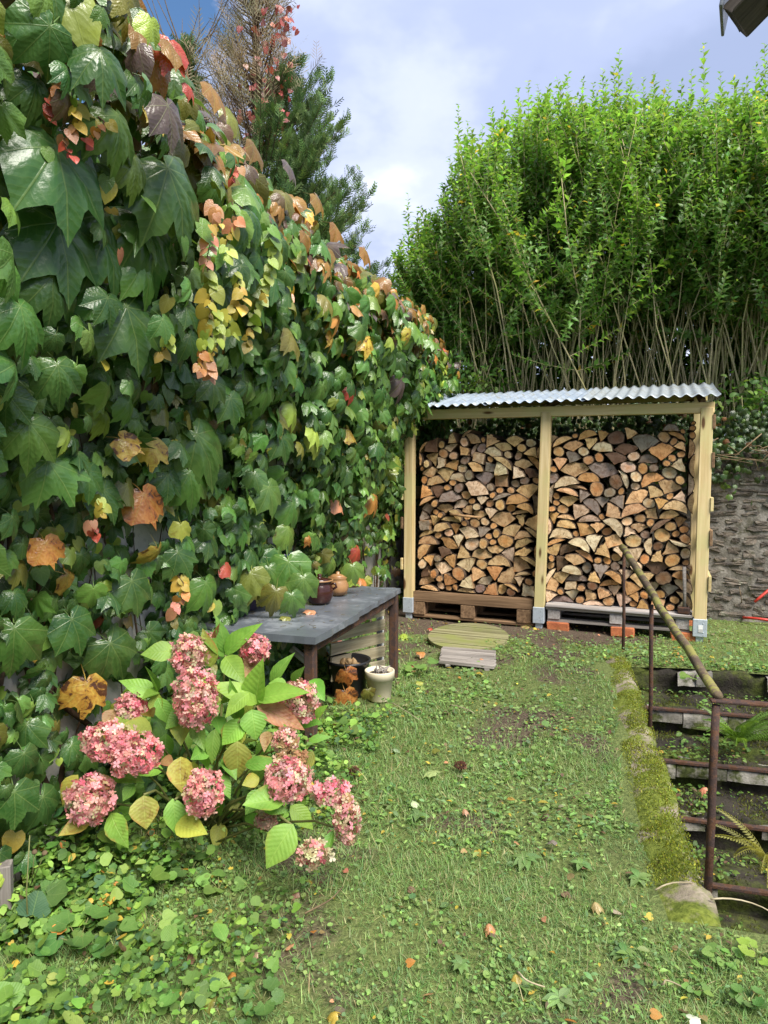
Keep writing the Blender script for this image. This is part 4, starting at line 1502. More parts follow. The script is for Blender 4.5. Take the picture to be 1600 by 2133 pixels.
# the bronze fringe along the top
nt_ = 1500
Yt = rng.uniform(1.3, 7.6, nt_)
zt = rng.uniform(2.62, 3.02, nt_)
ot = offs(zt, Yt) * rng.uniform(0.55, 1.08, nt_)
Pt = wallp(Yt, ot)
Pt[:, 2] = zt
nt2 = unit(np.array([WN[0] * 0.8, WN[1] - 0.5, 0.9]) + rng.normal(0, 0.45, (nt_, 3)))
yt = np.array([0.35, -0.05, -0.75]) + rng.normal(0, 0.45, (nt_, 3))
ctt, att = pick([(34, BRZ, 0.15), (5, ORA, 0.2), (26, OLV, 0.1), (7, PUR, 0.0), (22, G_MD, 0), (8, BRN, 0.1), (4, LIME, 0.1)], nt_)
tint_t = tints(ctt, nt_, 0.22, att)
fr_t = frames(yt, nt2, np.exp(rng.normal(0, 0.25, nt_)) * 0.078)
rank = np.argsort(-score)
best = rank[:300 - n_obj]
for i in best:
    o = put(bpy.data.objects.new('leaf', IVY_MESH[int(rng.integers(0, 5))]), m4(fr[i], P[i]), cr)
    o.color = tuple(tin[i])
rest = rank[300 - n_obj:]
fol = Soup()
for v_ in range(5):
    m = rest[np.arange(len(rest)) % 5 == v_]
    deep = layer[m] < 0.42
    fine = (score[m] > np.quantile(score, 0.72)) & ~deep
    fol.scatter(IVY[v_], fr[m][fine], P[m][fine], tin[m][fine])
    mm = m[~fine & ~deep]
    fol.scatter(IVY_LO[v_], fr[mm], P[mm], tin[mm])
    mm = m[deep]
    fol.scatter(IVY_LO[v_], fr[mm] * 1.05, P[mm], tin[mm])
for v_ in range(5):
    fol.scatter(IVY_LO[v_], fr_t[v_::5], Pt[v_::5], tint_t[v_::5])
# young small heart-shaped leaves, on runners in front and low on the wall
NS = 1100
Ys, zs = 1.2 + rng.random(NS) * 6.4, rng.random(NS) ** 1.2 * 2.7 + 0.03
k = vnoise(Ys, zs, 1.4, 36) > np.interp(zs, [0, 0.8, 2.7], [0.35, 0.5, 0.55])
Ys, zs = Ys[k], zs[k]
NS = len(Ys)
Ps = wallp(Ys, offs(zs, Ys) * rng.uniform(0.5, 1.12, NS))
Ps[:, 2] = zs
nn = unit(np.array([WN[0], WN[1] - 0.3, 0.5]) + rng.normal(0, 0.4, (NS, 3)))
yy = np.array([0.1, 0, -1.0]) + rng.normal(0, 0.5, (NS, 3))
cs, as_ = pick([(34, G_LT, 0.05), (18, LIME, 0.1), (36, G_MD, 0), (3, YEL, 0.2), (2, PCH, 0.1), (1, RED, 0.1), (6, OLV, 0.1)], NS)
fol.scatter(HEART, frames(yy, nn, np.exp(rng.normal(0, 0.25, NS)) * 0.048), Ps, tints(cs, NS, 0.22, as_))
tag(fol.obj('foliage', M_IVY_A, cr), None, None, None, 'stuff')

# woody vines climbing the render
for k in range(46):
    Yv = 1.6 + 6.0 * (k + rng.random()) / 46
    zv, pts = 0.0, []
    ztop = rng.uniform(1.2, 2.9)
    drift = rng.normal(0, 0.25)
    while zv < ztop:
        pts.append(wallp(np.array([Yv]), 0.02 + 0.02 * rng.random() + max(0, zv - 2.2) * 0.2, zv)[0])
        zv += rng.uniform(0.10, 0.2)
        Yv += drift * 0.12 + rng.normal(0, 0.05)
    if len(pts) > 3:
        r0 = rng.choice([0.004, 0.007, 0.014], p=[0.45, 0.35, 0.2])
        tube('vine_stem', pts, np.linspace(r0, r0 * 0.4, len(pts)), M_VINE, cr, 5)

# hanging runners with small coloured leaves: (px, py top, py bottom, colours from top to bottom)
HANG = [(112, 150, 245, [OLV, ORA, RED, RED]), (155, 205, 325, [LIME, YEL, PCH, RED]), (205, 240, 310, [YEL, ORA, RED]), (440, 425, 555, [PCH, YEL, PCH, PCH]), (482, 420, 540, [G_LT, PCH, YEL, LIME]),
        (560, 470, 625, [G_LT, LIME, LIME, YEL]), (607, 490, 632, [G_LT, LIME, YEL, PCH]), (430, 560, 770, [LIME, YEL, LIME, ORA]), (490, 560, 700, [LIME, YEL, YEL, LIME]), (525, 590, 720, [LIME, LIME, YEL]),
        (490, 345, 380, [PCH, RED, RED]), (370, 1195, 1310, [YEL, ORA, PCH, OLV]), (445, 640, 790, [LIME, LIME, YEL, PCH]), (205, 1030, 1120, [LIME, YEL, PCH, RED]), (345, 690, 745, [LIME, YEL]),
        (700, 1330, 1480, [PCH, LIME, G_LT, ORA]), (650, 1320, 1460, [LIME, YEL, PCH])]
HEART_M = HEART.mesh('small_leaf', M_IVY_O)
n_small = 0
for (qx, y0, y1, cols) in HANG:
    p_ = on_surface(qx, y0, 0.06)
    if p_ is None:
        continue
    length = (y1 - y0) / 1420 * p_.y
    nseg = 7
    pts = [p_ + Vector((rng.normal(0, 0.006) + 0.02 * math.sin(k * 0.9), rng.normal(0, 0.006), -length * k / (nseg - 1))) for k in range(nseg)]
    sh_ = tube('hanging_shoot', pts, np.linspace(0.0025, 0.0012, nseg), M_VINE, cr, 4)
    nlv = min(26, max(6, int((y1 - y0) / 7.5)))
    for k in range(nlv):
        if n_small >= 299:
            break
        f = (k + 0.5) / nlv
        q = f * (nseg - 1)
        i = min(int(q), nseg - 2)
        b = pts[i].lerp(pts[i + 1], q - i)
        c_ = np.array(cols[min(int(f * len(cols) + rng.uniform(-0.3, 0.3)), len(cols) - 1)])
        side = 1 if k % 2 else -1
        sz = 21 / 1420 * p_.y * (1.05 - 0.4 * f) * math.exp(rng.normal(0, 0.28))
        yv = np.array([side * rng.uniform(0.2, 1.0), rng.normal(0, 0.35), -0.8])
        nv = np.array([WN[0] * 0.5 + rng.normal(0, 0.4), -0.8, 0.35 + rng.normal(0, 0.4)])
        f3 = frames(yv[None], nv[None], np.array([sz]))[0]
        o = put(bpy.data.objects.new('small_leaf', HEART_M), m4(f3, b + Vector((side * rng.uniform(0, 0.4) * sz, rng.normal(-0.01, 0.012), 0))), sh_)
        o.color = tuple(tints(c_, 1, 0.15, 0.05)[0])
        n_small += 1

# ------------------------------------------------------------------ the privet hedge behind the stone wall
P_DK, P_MD, P_LT, P_YG = (0.095, 0.19, 0.032), (0.12, 0.27, 0.05), (0.17, 0.335, 0.068), (0.25, 0.40, 0.09)
TOPS = np.array([(770, 720), (812, 560), (835, 480), (870, 440), (905, 420), (928, 330), (950, 300), (1000, 305), (1060, 245), (1140, 215), (1190, 215), (1240, 225), (1290, 205), (1340, 205), (1400, 225), (1465, 215), (1520, 210), (1590, 205), (1700, 190), (1900, 230)], float)
SPIKES = {1100: 190, 1120: 214, 1215: 178, 1235: 196, 1312: 172, 1362: 168, 1420: 186, 1440: 168, 1500: 168, 1530: 176, 1555: 182, 1025: 262, 975: 268, 1080: 205, 1165: 212, 1256: 165, 1278: 158, 1600: 150, 955: 232, 1050: 228, 1142: 205, 1182: 190, 1290: 122, 1262: 180, 1465: 112, 1575: 150, 1592: 115, 1393: 190, 1005: 282, 1340: 180, 850: 420}
HB = []
for k, (cxp, Y) in enumerate(((925, 9.25), (1010, 8.9), (1130, 8.6), (1250, 8.35), (1375, 8.1), (1500, 7.85), (1640, 7.6), (1800, 7.35))):
    HB.append(((cxp - 800) / 1420 * Y, Y))
HLAB = ['small privet bush leaning out over the end of the creeper wall', 'tall privet with splayed pale stems behind the ivy end of the shed roof', 'tall privet behind the shed roof left of the middle post', 'tall privet with long upright shoots behind the middle of the shed roof',
        'tall privet behind the wall-side bay of the shed roof', 'tall privet with a very long single shoot behind the corner post', 'tall dense privet above the ivied stone wall', 'dense privet at the far end of the stone wall']


def hedge_top(pxv):
    return np.interp(pxv, TOPS[:, 0], TOPS[:, 1])


for hi, (hx, hy) in enumerate(HB):
    hb = thing('privet_shrub', HLAB[hi], 'shrub', (hx, hy, 1.1), 'overgrown privet hedge behind the stone wall')
    lf = Soup()
    sp = Soup()
    stems = []
    nst = 46 if hi else 16
    wid = 0.62
    for k in range(nst):
        bx_, by_ = hx + rng.choice([-0.33, 0.0, 0.33]) + rng.normal(0, 0.09), hy + rng.normal(0, 0.22)
        ox_, oy_ = rng.normal(0, 1) * wid * 1.15, rng.normal(0, 0.55)
        if hi in (0, 1):
            ox_ -= 0.30 * rng.random() + 0.1
        pxq = 800 + 1420 * (bx_ + ox_) / (by_ + oy_)
        ztop = 1.5 + (983 - hedge_top(pxq)) / 1420 * (by_ + oy_)
        ht = ztop - 0.15 - abs(rng.normal(0, 0.35))
        if hi == 0:
            ht = min(ht, 4.4)
        nseg = 7
        pts = []
        for s_ in range(nseg):
            f = s_ / (nseg - 1)
            pts.append((bx_ + ox_ * f ** 1.3 + rng.normal(0, 0.028), by_ + oy_ * f ** 1.3 + rng.normal(0, 0.028), 1.05 + (ht - 1.05) * f))
        r0 = rng.choice([rng.uniform(0.005, 0.010), rng.uniform(0.010, 0.015)])
        tube('stem', pts, np.linspace(r0, r0 * 0.3, nseg), M_STEM, hb, 5)
        stems.append(np.array(pts))
    # leafy shoots
    starts, dirs, lens, dens = [], [], [], []
    for pts in stems:
        fmin = rng.uniform(0.38, 0.74)
        for s_ in range(22 if hi < 7 else 13):
            f = rng.uniform(fmin, 1.0) ** 0.85
            q = f * (len(pts) - 1)
            i = min(int(q), len(pts) - 2)
            b = pts[i] + (pts[i + 1] - pts[i]) * (q - i)
            a = rng.uniform(0, 2 * np.pi)
            spread = np.interp(f, [0.45, 0.7, 1.0], [0.9, 0.8, 0.38])
            d = np.array([math.cos(a) * spread, math.sin(a) * spread - 0.12, np.interp(f, [0.45, 0.7, 1.0], [0.25, 0.6, 1.0]) + rng.normal(0, 0.15)])
            starts.append(b); dirs.append(unit(d)); lens.append(rng.uniform(0.3, 0.75) * (1.0 if f < 0.9 else 0.75))
    for s_ in range(430 if hi else 100):           # low dark growth behind the stems
        starts.append(np.array([hx + rng.uniform(-0.8, 0.8), hy + rng.uniform(0.7, 2.0), rng.uniform(1.3, 4.2)]))
        a = rng.uniform(0, 6.28)
        dirs.append(unit(np.array([math.cos(a), math.sin(a), 0.5]))); lens.append(rng.uniform(0.3, 0.6))
    for sx_, sy_ in SPIKES.items():
        own = int(np.argmin([abs(800 + 1420 * h_[0] / h_[1] - sx_) for h_ in HB]))
        if own == hi:
            p_ = at(sx_, sy_, hy - 0.15)
            for rep in range(1 + (sy_ < 200)):
                L = rng.uniform(0.75, 1.1)
                starts.append(np.array(p_) - np.array([rng.normal(0, 0.04), 0, L]))
                dirs.append(unit(np.array(p_) - starts[-1])); lens.append(L * (1 - 0.25 * rep))
    allP, allY, allN, allS, allH = [], [], [], [], []
    for b, d, L in zip(starts, dirs, lens):
        endb = b + d * L + np.array([0, 0, 0.12 * L])
        ppx, ppy, _ = proj(endb)
        lim = hedge_top(ppx) + rng.normal(24, 40)
        issp = L > 0.74 and abs(d[2]) > 0.98
        if not issp and ppy < lim + 4:
            sc_ = max(0.25, 1 - (lim + 4 - ppy) / 1420 * hy / L)
            L = L * sc_
        lowg = b[1] > hy + 0.69 and L < 0.74
        npair = max(3, int(L / (0.055 if lowg else 0.034)))
        f = (np.arange(npair) + 0.5) / npair
        bend = np.array([0, 0, 0.12 * L])
        pp = b + d * (L * f)[:, None] + bend * (f ** 2)[:, None]
        V_, F_, U_ = tube_geo([b, b + d * L * 0.5 + bend * 0.25, b + d * L + bend], [0.004, 0.003, 0.0012], 3, False)
        sp.raw(V_, F_, (0, 0, 0, 0), U_)
        e1 = unit(np.cross(d, np.array([0.3, 0.8, 0.1])))
        e2 = np.cross(d, e1)
        for sgn in (1, -1):
            ang = np.arange(npair) * 1.57 + rng.uniform(0, 1.0) + (0 if sgn > 0 else np.pi)
            out = np.cos(ang)[:, None] * e1 + np.sin(ang)[:, None] * e2
            yv = out * 0.75 + d * 0.62 + rng.normal(0, 0.15, (npair, 3))
            nv = d * 0.8 - out * 0.5 + np.array([0, 0, 0.5]) + rng.normal(0, 0.25, (npair, 3))
            allP.append(pp); allY.append(yv); allN.append(nv)
            allS.append((0.088 if b[1] < hy + 0.69 or L > 0.74 else 0.135) * np.interp(f, [0, 0.6, 1], [0.85, 1.0, 0.5]) * np.exp(rng.normal(0, 0.15, npair)))
            allH.append(pp[:, 2])
    aP, aY, aN, aS, aH = map(np.concatenate, (allP, allY, allN, allS, allH))
    kp = rng.random(len(aP)) < 0.9
    aP, aY, aN, aS, aH = aP[kp], aY[kp], aN[kp], aS[kp], aH[kp]
    cc, ca = pick([(30, P_DK, 0), (40, P_MD, 0), (20, P_LT, 0), (6, P_YG, 0), (1.2, YEL, 0.1)], len(aP))
    young = np.clip((aH - 4.6) / 1.2, 0, 1)[:, None] * 0.45
    cc = cc * (1 - young) + np.array(P_LT) * young
    lf.scatter(PRIV, frames(aY, aN, aS, aS * 1.22), aP, tints(cc, len(aP), 0.2, ca))
    sp.obj('twigs', M_STEM, hb)
    bpy.data.objects[hb.name].children[-1]['kind'] = 'stuff'
    tag(lf.obj('foliage', M_PRIVET, hb), None, None, None, 'stuff')

# ------------------------------------------------------------------ conifers
def spray_tpl(nside=6, w=0.05, seed=0, droop=0.15):
    r_ = np.random.default_rng(seed)
    V, Fs = [], []
    def strip(p, q, w_):
        p, q = np.array(p), np.array(q)
        d = unit(q - p)
        s_ = np.cross(d, [0, 0, 1]) * w_
        m = p + (q - p) * 0.5
        b = len(V)
        V.extend([tuple(p), tuple(m - s_), tuple(q), tuple(m + s_)])
        Fs.append((b, b + 1, b + 2, b + 3))
    strip((0, 0, 0), (0, 1, -droop), w * 0.8)
    for k in range(nside):
        f = 0.12 + 0.8 * k / nside
        for sg in (1, -1):
            L = (0.42 - 0.28 * f) * r_.uniform(0.8, 1.2)
            strip((0, f, -droop * f * f), (sg * L * 0.75, f + L * 0.75, -droop * f * f + r_.normal(0, 0.04)), w)
    return Tpl(V, Fs)


SPRAY = [spray_tpl(5, 0.042, 1), spray_tpl(5, 0.04, 2, 0.3)]
TWIGS = [spray_tpl(5, 0.013, 3, -0.1), spray_tpl(6, 0.012, 4, 0.1)]
C_DK, C_MD, C_LT = (0.055, 0.115, 0.042), (0.095, 0.17, 0.055), (0.15, 0.225, 0.075)
DEAD = (0.31, 0.245, 0.17)


def conifer(label, X, Y, ztop, zdead, base_r, dead_side=None, nbr=330, zlow=2.2, seed=0, dead_label=None, lean=0.0):
    tr = thing('conifer_tree', label, 'tree', (X, Y, 0.0), 'conifers behind the creeper wall')
    tube('trunk', [(X, Y, 0), (X + lean * 0.3, Y, ztop * 0.5), (X + lean, Y, ztop)], [0.16, 0.10, 0.015], M_VINE, tr, 8)
    green, dead, limb = Soup(), Soup(), Soup()
    for k in range(nbr):
        f = rng.random() ** 0.8
        z = zlow + (ztop - zlow) * f
        a = rng.uniform(0, 2 * np.pi)
        rad = base_r * (1 - f) ** 1.05 * rng.uniform(0.75, 1.12) + 0.10
        b = np.array([X + lean * f, Y, z])
        e = b + np.array([math.cos(a) * rad, math.sin(a) * rad, rad * rng.uniform(0.35, 0.75)])
        rad = rad * (0.72 if z > 6.6 else 1.0)
        e = b + np.array([math.cos(a) * rad, math.sin(a) * rad, rad * rng.uniform(0.5, 1.0)])
        isdead = e[2] > zdead + (1.35 * math.cos(a) if dead_side is not None else 0) + rng.normal(0, 0.25)
        V_, F_, U_ = tube_geo([b, b + (e - b) * 0.5 - np.array([0, 0, 0.04]), e], [0.013, 0.008, 0.003], 4, False)
        limb.raw(V_, F_, (0, 0, 0, 0), U_)
        ns_ = int((8 + rad * 23) if not isdead else (2 + rad * 3.2))
        ff = rng.uniform(0.25, 1.0, ns_) ** 0.8
        pp = b + (e - b) * ff[:, None]
        d = unit(e - b)
        yv = d * 0.55 + np.array([0, 0, 0.8]) + rng.normal(0, 0.45, (ns_, 3))
        nv = np.cross(yv, rng.normal(0, 1, (ns_, 3)))
        if isdead:
            sz = rng.uniform(0.22, 0.5, ns_)
            dead.scatter(TWIGS[k % 2], frames(yv, nv, sz), pp, tints(np.array(DEAD), ns_, 0.25))
        else:
            sz = rng.uniform(0.13, 0.26, ns_)
            cc, _ = pick([(35, C_DK, 0), (45, C_MD, 0), (20, C_LT, 0)], ns_)
            green.scatter(SPRAY[k % 2], frames(yv, nv, sz), pp, tints(cc, ns_, 0.2))
    limb.obj('limbs', M_VINE, tr)
    tr.children[-1]['kind'] = 'stuff'
    if green.n:
        tag(green.obj('crown', M_CONIF, tr), None, None, None, 'stuff')
    if dead.n:
        tag(dead.obj('dead_crown', M_CONIF, tr), 'brown leafless dead twigs', None, None, 'stuff')
    return tr


conifer('tall conifer with a brown dead top draped in red creeper', -2.02, 11.0, 10.9, 6.5, 2.12, dead_side=R(205), nbr=900, lean=0.05)
conifer('smaller green conifer with bare twigs poking from its tip, behind the orange creeper leaves', -3.15, 11.2, 8.3, 9.9, 1.15, nbr=260)
bt = Soup()
for k in range(26):
    b = np.array([-3.15 + rng.normal(0, 0.1), 11.2, rng.uniform(7.4, 8.1)])
    a = rng.uniform(0, 6.28)
    e = b + np.array([math.cos(a) * 0.75, math.sin(a) * 0.4, rng.uniform(0.4, 1.5)])
    V_, F_, U_ = tube_geo([b, b + (e - b) * 0.5 + rng.normal(0, 0.06, 3), e], [0.012, 0.008, 0.003], 4, False)
    bt.raw(V_, F_, (0, 0, 0, 0), U_)
o = bt.obj('bare_twigs', M_TWIG, bpy.data.objects['conifer_tree.001'])
o['kind'] = 'stuff'
# red creeper in the dead top
rc = thing('red_creeper', 'red autumn creeper climbing the dead brown top of the tall conifer', 'creeper', (-1.65, 10.6, 6))
rs = Soup()
nr = 150
qy_ = rng.uniform(10, 330, nr)
qx_ = 590 - 0.10 * (qy_ - 20) + rng.normal(0, 25, nr) - np.where(rng.random(nr) < 0.2, rng.uniform(0, 70, nr), 0)
qx_ = np.clip(qx_, 500, 628 - 0.12 * qy_)
pr_ = np.array([at(a, b, 10.5 + rng.normal(0, 0.15)) for a, b in zip(qx_, qy_)])
cc, ca = pick([(6, (0.32, 0.035, 0.045), 0), (2, (0.40, 0.09, 0.06), 0), (2, (0.22, 0.03, 0.04), 0)], nr)
rs.scatter(HEART, frames(np.array([0, 0, -1.0]) + rng.normal(0, 0.5, (nr, 3)), np.array([0.1, -1, 0.3]) + rng.normal(0, 0.45, (nr, 3)), rng.uniform(0.05, 0.095, nr)), pr_, tints(cc, nr, 0.2))
tag(rs.obj('leaves', M_IVY_A, rc), None, None, None, 'stuff')
tube('vine_stem', [at(600, 420, 10.55), at(585, 250, 10.55), at(590, 120, 10.55), at(600, 10, 10.55)], [0.012, 0.01, 0.008, 0.004], M_VINE, rc, 5)

# ------------------------------------------------------------------ ivy over the stone wall
iv = thing('ivy', 'dark ivy hanging over the top of the rubble stone wall', 'ivy', sw(3.0, 1.1, 1.7))
isoup = Soup()
ni = 5200
ui = rng.uniform(-0.8, 5.6, ni)
zi = 1.85 - np.abs(rng.normal(0, 0.24, ni)) + rng.uniform(0, 0.35, ni) - 0.08 * np.sin(ui * 5)
wi = 1.12 - rng.uniform(0, 0.16, ni) * np.clip(2.2 - zi, 0.3, 1.2) + np.where(zi > 1.78, rng.uniform(0, 0.45, ni), 0)
Pi = np.stack([SO[0] + ui * SU[0] + wi * SWV[0], SO[1] + ui * SU[1] + wi * SWV[1], zi], -1)
cc, ca = pick([(60, (0.022, 0.055, 0.018), 0), (30, (0.04, 0.09, 0.025), 0), (10, (0.08, 0.16, 0.035), 0), (1.2, (0.25, 0.1, 0.05), 0.3)], ni)
isoup.scatter(IVY_LO[0], frames(np.array([0, 0, -1.0]) + rng.normal(0, 0.5, (ni, 3)), np.array([-0.35, -0.9, 0.5]) + rng.normal(0, 0.4, (ni, 3)), rng.uniform(0.03, 0.06, ni)), Pi, tints(cc, ni, 0.25, ca))
tag(isoup.obj('foliage', M_IVY_A, iv), None, None, None, 'stuff')
for k in range(14):
    u = rng.uniform(2.6, 4.6)
    pts = [sw(u + rng.normal(0, 0.2) * j, 1.06 - 0.03 * j, 1.75 - 0.06 * j + rng.normal(0, 0.05)) for j in range(4)]
    tube('stem', pts, [0.006, 0.005, 0.004, 0.002], M_TWIG, iv, 5)
# a lighter broad-leaved bush at the right, and one behind the roof's left corner
for (lab, cxp, cyp, Yb, ext, nn_) in (('bright green bush leaning over the stone wall beside the shed roof', 1575, 835, 7.3, (0.28, 0.25, 0.22), 420), ('light green young bush behind the ivy end of the shed roof', 985, 800, 8.5, (0.45, 0.25, 0.18), 420)):
    c_ = np.array(at(cxp, cyp, Yb))
    bs_ = thing('bush', lab, 'bush', (c_[0], c_[1] + 0.2, 1.15))
    for k in range(7):
        e = c_ + rng.normal(0, 1, 3) * np.array(ext) * 0.7
        b = np.array([c_[0] + rng.normal(0, 0.05), c_[1] + 0.2, 1.1])
        tube('stem', [b, (b + e) / 2 + rng.normal(0, 0.03, 3), e], [0.009, 0.007, 0.003], M_STEM, bs_, 5)
    q = c_ + rng.normal(0, 1, (nn_, 3)) * np.array(ext) * 0.75
    s = Soup()
    cc, ca = pick([(40, P_MD, 0), (40, P_LT, 0), (20, P_YG, 0)], nn_)
    s.scatter(SMALL, frames(rng.normal(0, 0.7, (nn_, 3)) + np.array([0, -0.2, 0.1]), np.array([0, -0.4, 1.0]) + rng.normal(0, 0.35, (nn_, 3)), rng.uniform(0.05, 0.085, nn_)), q, tints(cc, nn_, 0.2))
    tag(s.obj('foliage', M_PRIVET, bs_), None, None, None, 'stuff')
# ------------------------------------------------------------------ slate-topped table
TZ = 0.66
C1, C2, C4 = gr(655, 1326, TZ), gr(836, 1224, TZ), gr(470, 1293, TZ)
ed, el = (C2 - C1), (C4 - C1)
el = el - ed * (el.dot(ed) / ed.dot(ed))
el = el.normalized() * 0.72
ed_n, el_n = ed.normalized(), el.normalized()
tb = thing('slate_table', 'low outdoor table topped with grey slate on rusty square legs', 'table', tuple(C1 + ed * 0.5 + el * 0.5 - Vector((0, 0, TZ))))


def slab(name, f0, f1, z, thk, over, seed):
    nE, nL = 26, 12
    V, Fs = [], []
    path = []
    for i in range(nE + 1):
        for j in range(nL + 1):
            p_ = C1 + ed * (f0 + (f1 - f0) * i / nE) + el * (-over + (1 + over) * j / nL)
            q = vnoise(np.array([p_.x]), np.array([p_.y]), 16, seed)[0] - 0.5
            ex = 0.014 * q
            if j == 0: p_ = p_ - el_n * ex
            if i in (0, nE): p_ = p_ + ed_n * ex * (1 if i else -1)
            V.append((p_.x, p_.y, z + 0.004 * q))
    m = nL + 1
    N = len(V)
    for i in range(nE + 1):
        for j in range(m):
            x, y, zz_ = V[i * m + j]
            b = i in (0, nE) or j in (0, nL)
            V.append((x, y, z - thk - (0.004 if b else 0)))
    for i in range(nE):
        for j in range(nL):
            q = (i * m + j, (i + 1) * m + j, (i + 1) * m + j + 1, i * m + j + 1)
            Fs += [q, tuple(v + N for v in q[::-1])]
    for i in range(nE):
        for j in (0, nL):
            q = (i * m + j, N + i * m + j, N + (i + 1) * m + j, (i + 1) * m + j)
            Fs.append(q if j == 0 else q[::-1])
    for j in range(nL):
        for i in (0, nE):
            q = (i * m + j, i * m + j + 1, N + i * m + j + 1, N + i * m + j)
            Fs.append(q if i == 0 else q[::-1])
    return mk(name, V, Fs, M_SLATE, tb, smooth=False)


slab('slate_slab', -0.01, 0.40, TZ, 0.034, 0.02, 51)
slab('slate_slab', 0.405, 1.0, TZ - 0.006, 0.03, -0.01, 52)
for (fe, fl) in ((0.03, 0.06), (0.97, 0.06), (0.03, 0.92), (0.97, 0.92)):
    p_ = C1 + ed * fe + el * fl
    beam('leg', (p_.x, p_.y, -0.03), (p_.x, p_.y, TZ - 0.045), 0.056, 0.056, M_RUST, tb, up=tuple(ed_n), bev=0.006)
for fl in (0.06, 0.92):
    a_, b_ = C1 + ed * 0.05 + el * fl, C1 + ed * 0.95 + el * fl
    beam('rail', (a_.x, a_.y, TZ - 0.075), (b_.x, b_.y, TZ - 0.08), 0.03, 0.05, M_RUST, tb)


def pot(name, label, cat, base, prof, mat, group=None, seg=32, soil=None, parts=()):
    V, Fs = lathe_geo(prof, seg)
    o = mk(name, V, Fs, mat, None, Matrix.Translation(Vector(base)), smooth=True)
    tag(o, label, cat, group)
    for (pn, pp, pm) in parts:
        V, Fs = lathe_geo(pp, seg)
        mk(pn, V, Fs, pm, o, Matrix.Translation(Vector(base)), smooth=True)
    return o


tz = TZ + 0.003
jb = gr(666, 1255, tz)
j = pot('glazed_jar', 'dark brown glazed lidded jar on the slate table', 'jar', jb,
        [(0.03, 0.0), (0.066, 0.0), (0.072, 0.012), (0.088, 0.05), (0.090, 0.085), (0.078, 0.115), (0.073, 0.125), (0.080, 0.138), (0.086, 0.142), (0.086, 0.148), (0.078, 0.149), (0.068, 0.142), (0.02, 0.141)], M_GLAZE,
        parts=[('lid', [(0.0705, 0.1425), (0.073, 0.150), (0.05, 0.157), (0.02, 0.160), (0.012, 0.166), (0.016, 0.176), (0.012, 0.184), (0.003, 0.186)], M_GLAZE),
               ('rim', [(0.0795, 0.1385), (0.0875, 0.141), (0.088, 0.1485), (0.080, 0.1495), (0.0795, 0.1385)], M_TAN)])
for sg in (1, -1):
    tube('handle', [jb + Vector((sg * 0.084, 0, 0.085)), jb + Vector((sg * 0.108, 0, 0.10)), jb + Vector((sg * 0.10, 0, 0.122)), jb + Vector((sg * 0.076, 0, 0.122))], 0.008, M_GLAZE, j, 8)
jt = gr(704, 1238, tz)
pot('earthenware_jar', 'tan earthenware jar behind the dark glazed jar', 'jar', jt,
    [(0.02, 0), (0.05, 0), (0.07, 0.03), (0.074, 0.065), (0.062, 0.095), (0.058, 0.105), (0.066, 0.118), (0.064, 0.122), (0.055, 0.116), (0.02, 0.112)], M_TAN,
    parts=[('lid', [(0.054, 0.117), (0.058, 0.124), (0.035, 0.138), (0.012, 0.142), (0.014, 0.154), (0.004, 0.158)], M_TAN)])
pot('mauve_pot', 'mauve flowerpot half hidden by a big bronze leaf on the table', 'flowerpot', gr(513, 1268, tz), [(0.02, 0), (0.065, 0), (0.085, 0.12), (0.096, 0.122), (0.098, 0.15), (0.09, 0.15), (0.082, 0.125), (0.02, 0.12)], M_PURPLE)
pot('blue_pot', 'dark blue glazed pot tucked into the creeper behind the table', 'flowerpot', gr(585, 1238, tz), [(0.02, 0), (0.06, 0), (0.10, 0.10), (0.11, 0.20), (0.095, 0.27), (0.10, 0.285), (0.088, 0.285), (0.08, 0.25), (0.02, 0.24)], M_BLUE)
pot('terracotta_pot', 'small terracotta pot peeping from the creeper above the table', 'flowerpot', gr(545, 1243, tz), [(0.02, 0), (0.05, 0), (0.066, 0.11), (0.078, 0.112), (0.08, 0.20), (0.072, 0.20), (0.06, 0.12), (0.02, 0.12)], M_TERRA)

# things under the table
bp = gr(726, 1446, 0.0)
pot('plastic_bucket', 'black plastic bucket of dried bulbs under the slate table', 'bucket', bp,
    [(0.03, 0), (0.105, 0), (0.110, 0.01), (0.142, 0.225), (0.150, 0.226), (0.152, 0.243), (0.143, 0.245), (0.136, 0.228), (0.128, 0.15), (0.03, 0.148)], M_BLACKP, seg=40)
for k in range(22):
    r_ = 0.105 * math.sqrt(rng.random()) if k < 16 else 0.05 * rng.random()
    a_ = rng.uniform(0, 6.28)
    zb = 0.150 + (0.02 if k < 16 else 0.052) + 0.02 * (0.1 - r_) / 0.1
    V, Fs = lathe_geo([(0.003, -0.024), (0.018, -0.018), (0.024, 0.0), (0.017, 0.016), (0.006, 0.026), (0.002, 0.032)], 10)
    o = mk('dried_bulb', V, Fs, M_TUBER, None, Matrix.Translation(bp + Vector((r_ * math.cos(a_), r_ * math.sin(a_), zb))) @ Matrix.Rotation(rng.uniform(0, 2), 4, 'X') @ Matrix.Rotation(rng.uniform(0, 6), 4, 'Z') @ Matrix.Scale(rng.uniform(0.9, 1.3), 4), smooth=True)
    tag(o, 'dry tan bulb lying in the black bucket under the table', 'bulb', 'dried bulbs in the black bucket')
cb = gr(791, 1457, 0.0)
pot('clay_pot', 'cream clay flowerpot with withered stubs beside the rusty table leg', 'flowerpot', cb,
    [(0.03, 0), (0.068, 0), (0.072, 0.006), (0.088, 0.145), (0.097, 0.147), (0.099, 0.195), (0.097, 0.199), (0.088, 0.199), (0.083, 0.16), (0.02, 0.158)], M_CREAM, seg=40,
    parts=[('soil', [(0.002, 0.176), (0.04, 0.174), (0.0845, 0.170), (0.084, 0.165)], M_SOIL)])
